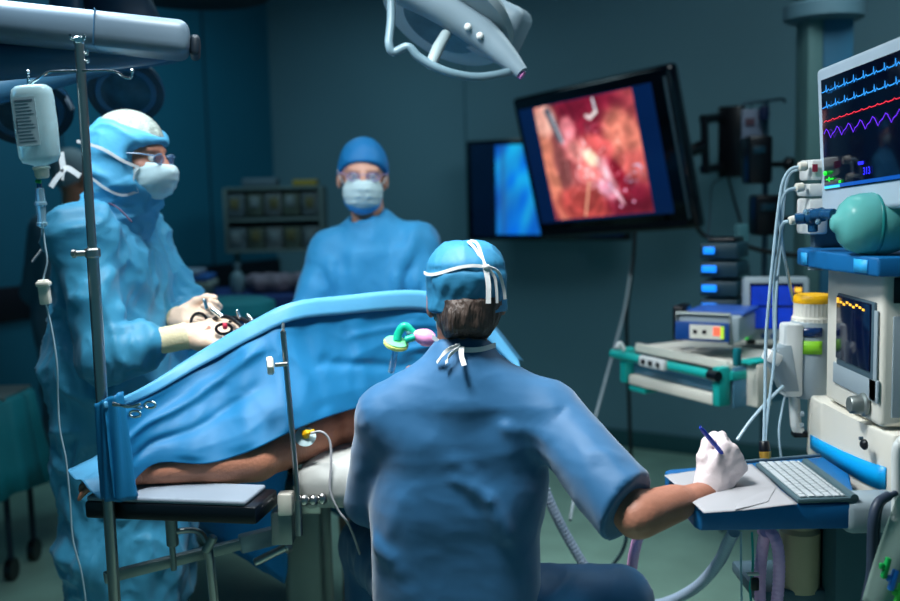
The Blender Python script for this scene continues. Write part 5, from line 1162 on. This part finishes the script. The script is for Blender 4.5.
pg = thing('cable_connector', 'black and amber plug ending the white cables behind the keyboard', 'plug', P(765, 450, 2.335))
MB().cyl(P(764, 441, 2.34), P(765, 452, 2.335), .012, .014, bev=.002).build('plug_body', black_p, pg); MB().cyl(P(765, 451, 2.335), P(766, 463, 2.33), .014, .012, bev=.002).build('plug_ring', M('amber_metal', (196, 150, 60), .3, .4), pg)

# keyboard, papers
Bk = np.eye(3); ka = math.radians(2); Bk = np.array([[math.cos(ka), math.sin(ka), 0], [-math.sin(ka), math.cos(ka), 0], [0, 0, 1]])
kq = [PZ(x, y, TZ+.008) for x, y in ((752, 468), (812, 459), (858, 495), (797, 504))]
kc = sum(kq)/4; ey = nz((kq[0]-kq[3])+(kq[1]-kq[2])); ex = np.array([ey[1], -ey[0], 0]); KB = np.array([ex, ey, [0, 0, 1]]).T
kb = thing('keyboard', 'slim white computer keyboard lying on the blue tray', 'keyboard', kc)
KWd, KLn = .125, .275
MB().box(kc+np.array([0, 0, -.002]), (KWd, KLn, .010), KB, .003).build('base', key_b, kb)
MB().tube([kc+KB@np.array([KWd/2-.008, -KLn/2, .001]), kc+KB@np.array([KWd/2-.008, KLn/2, .001])], .009, 12).build('battery_tube', key_b, kb)
rows = [[1]*14, [1]*12+[2], [1.5]+[1]*11+[1.5], [1.75]+[1]*10+[2.1], [2.2]+[1]*9+[2.6], [1.2, 1.2, 1.2, 5, 1.2, 1.2, 1, 1, 1]]
xs_ = KWd/2-.024
for r_i, row in enumerate(rows):
    tot = sum(row); u_ = (KLn-.008)/tot; h_ = .0085 if r_i == 0 else .0165; y_ = KLn/2-.004
    xc = xs_-h_/2; xs_ -= h_+.001
    for wv in row:
        MB().box(kc+KB@np.array([xc, y_-wv*u_/2, .0055]), (h_-.0032, wv*u_-.0034, .004), KB, .0008, 1).build('key', key_m, kb); y_ -= wv*u_
def sheet(nm, label, poly, z, curl=0., amp=.002, th=.0004):
    pts = [PZ(x, y, z) for x, y in poly]; n = 24; g_ = np.zeros((n, n, 3))
    for i in range(n):
        for j in range(n):
            a_, b_ = i/(n-1), j/(n-1); g_[i, j] = (1-a_)*(1-b_)*pts[0]+(1-a_)*b_*pts[1]+a_*b_*pts[2]+a_*(1-b_)*pts[3]
            g_[i, j, 2] += amp*math.sin(5*a_+3*b_)**2+curl*max(0, a_-.7)**2*10*(.5+.5*math.sin(4*b_+.5))
    o = MB().grid(g_).build(nm, paper_m, None, None); thick(o, th); return tag(o, label, 'paper')
sheet('paper_sheet', 'white form sheet on the blue tray under the gloved hand', [(664, 475), (752, 464), (798, 505), (704, 514)], TZ+.002)
sheet('paper_sheet', 'smaller white slip with curled edge at the front of the blue tray', [(738, 486), (776, 488), (768, 502), (735, 511)], TZ+.0025, .002, .001)

# breathing hoses below the tray
def hose(label, pts, r, m_, ring=.011):
    c = np.array(catmull([P(*q) for q in pts], 14)); d = np.concatenate([[0], np.cumsum(np.linalg.norm(np.diff(c, axis=0), axis=1))]); n = int(d[-1]/ring*4)
    q = np.stack([np.interp(np.linspace(0, d[-1], n), d, c[:, k]) for k in range(3)], -1)
    rs = [r*(1+.05*math.cos(i*math.pi/2)) for i in range(n)]
    return tag(MB().tube(list(q), rs, 14).build('breathing_hose', m_), label, 'hose', None)
hose('lilac hose hanging behind the blue sleeve of the seated person', [(640, 532, 2.32), (636, 545, 2.35), (632, 570, 2.42), (634, 610, 2.45)], .013, hose_l)
hose('lilac hose under the tray, nearer the grey loop', [(766, 532, 2.15), (763, 545, 2.2), (760, 580, 2.22), (762, 640, 2.24)], .013, hose_l)
hose('lilac hose bending down under the tray beside the tan canister', [(762, 530, 2.18), (774, 536, 2.14), (779, 560, 2.13), (777, 600, 2.14), (768, 640, 2.16)], .013, hose_l)
hose('grey hose making a wide loop from the seated person up to the tray', [(545, 490, 2.62), (556, 515, 2.62), (572, 545, 2.62), (595, 580, 2.6), (625, 602, 2.55), (660, 604, 2.5), (695, 588, 2.4), (718, 563, 2.3), (728, 543, 2.22), (734, 532, 2.18)], .0135, hose_g)
cable('floor_cable', 'thin dark cable curling up behind the sleeve of the seated person', [(614, 500, 3.2), (626, 530, 3.0), (622, 552, 3.0), (606, 572, 3.0), (590, 586, 3.0)], .006, M('dark_cable', (28, 50, 62)))
cable('suction_line', 'thin pale vertical line below the blue tray', [(741, 532, 2.2), (741, 560, 2.2), (742, 620, 2.2)], .0025, tube_m, 'tube')
cable('suction_line', 'teal thin line with black clip below the blue tray', [(752, 532, 2.2), (753, 560, 2.2), (752, 575, 2.2), (750, 590, 2.2), (754, 625, 2.2)], .003, teal_p, 'tube')
lc = thing('line_clip', 'small black clip on the thin line below the tray', 'clip', P(755, 583, 2.18)); MB().box(P(755, 584, 2.18), (.018, .012, .030), None, .004).build('clip_body', black_p, lc); MB().box(P(753, 574, 2.18), (.026, .012, .006), None, .002).build('clip_tab', beige_p, lc)
mch_ = tag(MB().tube([P(888, 496, 1.96), P(878, 503, 1.94), P(873, 520, 1.93), P(872, 545, 1.93), P(871, 575, 1.93), P(866, 600, 1.93), P(862, 630, 1.93)], .010, 12, smooth=8).build('mains_hose', M('cord_slate', (44, 56, 74), .45)), 'thick dark hose arching beside the machine bracket', 'hose')
hose_o = tag(MB().tube([P(905, 488, 2.0), P(886, 499, 1.95), P(879, 512, 1.945), P(877, 545, 1.945), P(878, 580, 1.945), P(874, 640, 1.945)], .006, 12, smooth=8).build('mains_hose', M('cord_slate', (44, 56, 74))), 'thinner dark hose beside the thick one, next to the clear pouch', 'hose')
pk = thing('sterile_pouch', 'clear pouch with green and blue clips hanging at the side of the machine', 'pouch', P(890, 560, 1.86))
g_ = np.zeros((20, 20, 3)); cn = [P(897, 497, 1.87), P(960, 490, 1.88), P(930, 640, 1.84), P(862, 600, 1.86)]
for i in range(20):
    for j in range(20):
        a_, b_ = i/19, j/19; g_[i, j] = (1-a_)*(1-b_)*cn[0]+(1-a_)*b_*cn[1]+a_*b_*cn[2]+a_*(1-b_)*cn[3]; g_[i, j, 1] += .006*math.sin(9*b_+3*a_)
thick(MB().grid(g_).build('film', M('pouch_film', (150, 175, 165), .2, alpha=.55), pk, None), .001)
for (px, py, m_, nm) in ((886, 568, greenp, 'green_clip'), (893, 580, M('clip_blue', (30, 120, 215), .4), 'blue_clip'), (899, 594, M('clip_lime', (60, 190, 70), .4), 'lime_clip')):
    cc = P(px, py, 1.835); mb = MB().box(cc, (.010, .012, .042), rect_frame(0, 0, -14)[:, [0, 2, 1]], .003); mb.box(cc+np.array([-.008, 0, .004]), (.010, .010, .012), None, .003); mb.build(nm, m_, pk)

# ------------------------------------------------------------------ surgical lamps
def pod(parent, c, ax, r, m_, lens_m, ring_m, h=.5):
    pd_ = MB().lathe([(r*.30, -h*r), (r*.75, -h*r*.8), (r*.97, -h*r*.3), (r, 0), (r*.96, r*.05)], c, ax, 36).build('lamp_head', m_, parent)
    MB().lathe([(r*.96, r*.03), (r*.97, r*.09), (r*.80, r*.09), (r*.78, r*.03)], c, ax, 36).build('rim', ring_m, pd_); MB().lathe([(0, r*.02), (r*.8, r*.02), (r*.8, r*.045), (0, r*.07)], c, ax, 36).build('lens', lens_m, pd_)
lens_d = M('lamp_lens', (24, 56, 74), .15, var=.3, vs=30)
l1 = thing('surgical_lamp', 'long pale lamp arm with rounded end crossing above the infusion bottle', 'surgical lamp', P(100, 30, 2.35))
a0, a1 = P(-60, 16, 2.30), P(190, 42, 2.42); axx = nz(a1-a0); Lb = np.linalg.norm(a1-a0); FB = frame_from(np.cross((0, 0, 1), axx), (0, 0, 1)); FB = np.array([axx, nz(np.cross((0, 0, 1), axx)), np.cross(axx, nz(np.cross((0, 0, 1), axx)))]).T
mb = MB(); mb.tube([a0, a0+.5*(a1-a0), a1]) if False else mb.box((a0+a1)/2, (Lb, .17, .080), FB, .026, 5); mb.build('arm_cover', lamp_p, l1)
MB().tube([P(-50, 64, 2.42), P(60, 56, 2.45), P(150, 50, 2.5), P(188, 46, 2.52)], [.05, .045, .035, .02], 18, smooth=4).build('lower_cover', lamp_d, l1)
MB().box(a1+axx*.002+np.array([0, .04, -.008]), (.024, .11, .05), FB, .011, 3).build('end_cap', M('cap_dark', (10, 26, 38), .5), l1)
MB().box(a0+.62*(a1-a0)-np.array([0, .0, .0]), (.003, .172, .082), FB, .001).build('cover_joint', lamp_d, l1)
l2 = thing('surgical_lamp', 'multi-head surgical lamp in the shade, round heads behind the pale arm', 'surgical lamp', P(90, 70, 3.1))
tilt = nz((.25, -.65, -.75))
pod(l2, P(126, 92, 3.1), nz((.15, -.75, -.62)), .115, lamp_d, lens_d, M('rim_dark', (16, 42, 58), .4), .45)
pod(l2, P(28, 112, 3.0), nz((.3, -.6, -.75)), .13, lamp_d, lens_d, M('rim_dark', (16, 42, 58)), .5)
pod(l2, P(118, 28, 3.3), nz((0, -.1, -1)), .135, M('lamp_blue_dome', (36, 66, 90), .5), lens_d, lamp_d, 1.0)
pod(l2, P(32, 62, 3.1), nz((.3, -.3, -.9)), .13, M('lamp_lilac_dome', (76, 104, 150), .4), lens_d, lamp_d, .8)
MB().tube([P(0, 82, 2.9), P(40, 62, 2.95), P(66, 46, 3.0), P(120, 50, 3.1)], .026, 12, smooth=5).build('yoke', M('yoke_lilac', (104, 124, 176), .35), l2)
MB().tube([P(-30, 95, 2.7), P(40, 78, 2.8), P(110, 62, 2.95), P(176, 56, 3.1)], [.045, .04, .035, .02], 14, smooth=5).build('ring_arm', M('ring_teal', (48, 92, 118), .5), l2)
MB().tube([P(58, 88, 3.0), P(66, 98, 3.0), P(73, 110, 3.0)], .008, 10).build('sterile_handle', lamp_p, l2)
MB().tube([P(70, 60, 3.15), (P(70, 60, 3.15)[0], 3.15, 2.99)], .05, 14).build('ceiling_arm', lamp_d, l2)
MB().lathe([(.0, 0), (.30, .0), (.33, .05), (.33, .16), (0, .16)], (P(200, 0, 4.5)[0], 4.5, 2.36), seg=40).build('ceiling_housing', M('housing_black', (10, 18, 26), .6), l2)
MB().tube([(P(200, 0, 4.5)[0], 4.5, 2.5), (P(200, 0, 4.5)[0], 4.5, 2.99)], .12, 20).build('ceiling_mount', M('housing_black', (10, 18, 26)), l2)
# lamp at top centre
l3 = thing('surgical_lamp', 'pale surgical lamp with tube handle and curved guard arm at the top edge', 'surgical lamp', P(460, 30, 2.7))
lc_ = P(462, 22, 2.75); ln_ = nz((-.42, -.42, -.80)); LBm = frame_from(nz(np.cross(ln_, (0, -1, .3))), ln_)
e0, e1 = P(388, -18, 2.7), P(516, 58, 2.72)
MB().lathe([(.0, -.05), (.10, -.045), (.165, -.03), (.19, 0), (.185, .02), (.15, .028), (0, .03)], P(448, 14, 2.75), ln_, 40, sx=1., sy=1.).build('lamp_disc', M('disc_pale', (142, 158, 166), .45), l3)
MB().box(P(496, 30, 2.80), (.15, .16, .13), rect_frame(-20, 0, -28), .03, 3).build('control_box', M('box_grey', (122, 142, 154), .45), l3)
MB().lathe([(0, .030), (.115, .030), (.115, .036), (0, .040)], P(448, 14, 2.75), ln_, 36).build('lens', M('lens_soft', (70, 92, 100), .2, var=.2, vs=25), l3)
MB().tube([P(446, 34, 2.66), P(438, 48, 2.62), P(430, 66, 2.58)], [.014, .015, .016, .014], 16).build('sterile_handle', M('handle_white', (140, 158, 162), .4), l3)
MB().tube([P(391, -12, 2.62), P(391, 20, 2.60), P(389, 44, 2.58), P(394, 52, 2.58), P(408, 47, 2.58), P(420, 58, 2.58), P(445, 71, 2.58), P(475, 77, 2.6), P(505, 73, 2.62), P(518, 66, 2.64)], .011, 12, smooth=8).build('guard_arm', M('guard_blue', (96, 122, 134), .4), l3)
MB().tube([P(404, -14, 2.66), P(440, 4, 2.66), P(480, 32, 2.66), P(506, 56, 2.64), P(522, 73, 2.62)], [.05, .048, .042, .03, .018], 18, smooth=4).build('rim_bar', M('box_grey', (140, 158, 168)), l3)
MB().tube([P(512, 68, 2.63), P(523, 76, 2.62)], [.014, .012], 12).build('pink_lamp', M('pink_glow', (200, 120, 180), .4), l3)
for q in ((468, 27), (480, 36)): MB().ball(P(q[0], q[1], 2.62), .010, seg=12).build('rim_stud', white_p, l3)
MB().tube([P(460, 0, 2.85), (P(460, 0, 2.85)[0], 2.95, 2.99)], .04, 14).build('ceiling_arm', lamp_d, l3)

# ------------------------------------------------------------------ storage at the back left
rk = thing('bin_rack', 'pale storage rack with two rows of see-through bins near the room corner', 'storage rack', P(277, 250, 5.9))
rc = P(277, 219, 5.9); RWd, RH = .55, .37
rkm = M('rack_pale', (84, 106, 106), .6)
mb = MB(); mb.box(rc+np.array([0, .12, 0]), (RWd, .02, RH), None, .004); mb.build('back_panel', rkm, rk)
for s in (-1, 1): MB().box(rc+np.array([s*(RWd/2), 0, 0]), (.02, .26, RH), None, .004).build('side_panel', rkm, rk); MB().box((rc[0]+s*(RWd/2-.01), rc[1]+.1, (rc[2]-RH/2)/2), (.03, .03, rc[2]-RH/2), None, .004).build('leg', rkm, rk)
for k in (-1, 0, 1): MB().box(rc+np.array([0, 0, k*(RH/2-.005)]), (RWd, .26, .018), None, .003).build('shelf', rkm, rk)
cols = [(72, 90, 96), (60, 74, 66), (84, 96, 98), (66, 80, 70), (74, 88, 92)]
for r_ in range(2):
    for k in range(5):
        c_ = rc+np.array([(k-2)*.106, -.02, .095-.195*r_]); nb_ = ['first', 'second', 'third', 'fourth', 'fifth'][k]
        bn = thing('storage_bin', '%s bin from the left in the %s row of the pale rack' % (nb_, ['upper', 'lower'][r_]), 'bin', c_, 'bins in the pale rack')
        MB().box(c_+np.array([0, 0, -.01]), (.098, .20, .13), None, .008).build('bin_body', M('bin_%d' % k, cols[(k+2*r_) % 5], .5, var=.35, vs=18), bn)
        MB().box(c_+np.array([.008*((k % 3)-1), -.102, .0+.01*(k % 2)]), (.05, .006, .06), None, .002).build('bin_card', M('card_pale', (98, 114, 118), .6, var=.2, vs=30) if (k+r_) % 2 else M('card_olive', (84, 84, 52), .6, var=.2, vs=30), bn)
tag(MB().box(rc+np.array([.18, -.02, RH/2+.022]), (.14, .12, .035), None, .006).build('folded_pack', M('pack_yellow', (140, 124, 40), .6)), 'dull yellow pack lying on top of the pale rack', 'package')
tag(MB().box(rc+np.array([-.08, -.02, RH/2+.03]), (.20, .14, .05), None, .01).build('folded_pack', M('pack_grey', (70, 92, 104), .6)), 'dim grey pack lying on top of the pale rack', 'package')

it = thing('instrument_table', 'long table with navy cover holding supplies beneath the pale rack', 'table', P(250, 300, 5.3))
tc_ = P(246, 292, 5.25); tz = tc_[2]
mb = MB(); mb.box((tc_[0], tc_[1]+.05, tz-.10), (1.10, .52, .20), BR[:, [1, 0, 2]]@np.diag([1, 1, 1]) if False else None, .02); mb.build('table_cover', navy_c, it)
for sx_ in (-1, 1):
    for sy_ in (-1, 1): MB().cyl((tc_[0]+sx_*.5, tc_[1]+.05+sy_*.22, 0), (tc_[0]+sx_*.5, tc_[1]+.05+sy_*.22, tz-.15), .016).build('leg', steel_d, it)
def tabletop(px, Y=5.2): p_ = P(px, 290, Y); p_[2] = tz; return p_
bt_ = thing('spray_bottle', 'pale bottle with narrow neck standing on the navy-covered table', 'bottle', tabletop(238)); MB().lathe([(.035, 0), (.04, .01), (.04, .08), (.03, .10), (.014, .115), (.014, .135), (.018, .137), (.018, .155), (0, .157)], tabletop(238), seg=20).build('bottle_body', M('bottle_dim', (96, 128, 140), .4), bt_)
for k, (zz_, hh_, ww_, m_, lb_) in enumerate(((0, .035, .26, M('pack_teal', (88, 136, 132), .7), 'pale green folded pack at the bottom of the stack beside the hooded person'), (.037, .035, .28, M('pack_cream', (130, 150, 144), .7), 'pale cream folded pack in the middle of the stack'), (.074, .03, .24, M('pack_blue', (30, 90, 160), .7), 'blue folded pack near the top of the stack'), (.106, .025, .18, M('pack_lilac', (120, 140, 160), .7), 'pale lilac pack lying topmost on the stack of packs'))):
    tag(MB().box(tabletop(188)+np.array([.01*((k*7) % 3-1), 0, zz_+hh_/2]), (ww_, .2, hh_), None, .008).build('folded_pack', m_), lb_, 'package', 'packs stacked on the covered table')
bs = SDF(tabletop(277)+np.array([-.2, -.14, -.02]), tabletop(277)+np.array([.24, .14, .16]), .012); b0 = tabletop(277)
for i in range(9): rr_ = random.Random(i); bs.ell(b0+np.array([-.12+.035*i, rr_.uniform(-.04, .04), .05]), (.055, .06, .045), .02)
bs.cut(b0+np.array([0, 0, .002]), (0, 0, -1)); tag(bs.build('wrapped_bundle', M('bundle_brown', (104, 98, 112), .7, var=.4, vs=14), None, 1, cloth((14, 14, 14), .012, 5)), 'lumpy greyish wrapped bundle on the navy-covered table', 'bundle')
# teal covered stand in front
ms = thing('instrument_stand', 'small stand with rounded turquoise cloth cover behind the instruments', 'stand', P(226, 310, 4.2))
q = P(228, 303, 4.3); MB().lathe([(0, .02), (.16, .018), (.19, .005), (.195, -.02), (.19, -.05)], q, (0, 0, 1), 40, sx=1.05, sy=.9).build('stand_cover', teal_c, ms)
MB().cyl((q[0], q[1], .05), (q[0], q[1], q[2]-.04), .018).build('stand_post', steel_d, ms); MB().box((q[0], q[1], .03), (.4, .3, .05), None, .02).build('stand_base', steel_d, ms)
# draped trolley at the far left
tl = thing('trolley', 'trolley with hanging teal cloth and black casters at the left edge', 'trolley', P(5, 560, 3.9))
q = P(-12, 400, 3.9); g_ = []
for z_, ex_ in ((q[2]+.02, 0), (q[2], .02), (q[2]-.12, .035), (q[2]-.25, .055), (q[2]-.36, .07)):
    ring_ = []
    for k in range(60):
        a_ = k/60*2*math.pi; rx_ = .16+ex_+.012*math.sin(9*a_)*(ex_*14); ring_.append((q[0]-.05+rx_*np.sign(math.cos(a_))*abs(math.cos(a_))**.5, 3.95+.9*rx_*np.sign(math.sin(a_))*abs(math.sin(a_))**.5, z_-(.02*math.sin(3*a_) if ex_ > .06 else 0)))
    g_.append(ring_+[ring_[0]])
thick(MB().grid(np.array(g_)).build('hanging_cloth', teal_c, tl, None), .003); MB().box((q[0]-.05, 3.95, q[2]+.015), (.30, .26, .02), None, .005).build('top', steel_d, tl)
for sx_ in (-1, 1):
    for sy_ in (-1, 1): MB().tube([(q[0]-.05+sx_*.12, 3.95+sy_*.11, q[2]), (q[0]-.05+sx_*.12, 3.95+sy_*.11, .07)], .012).build('leg', M('leg_dark', (20, 40, 54), .5), tl); MB().cyl((q[0]-.05+sx_*.12-.014, 3.95+sy_*.11, .045), (q[0]-.05+sx_*.12+.014, 3.95+sy_*.11, .045), .045).build('caster', black_p, tl)
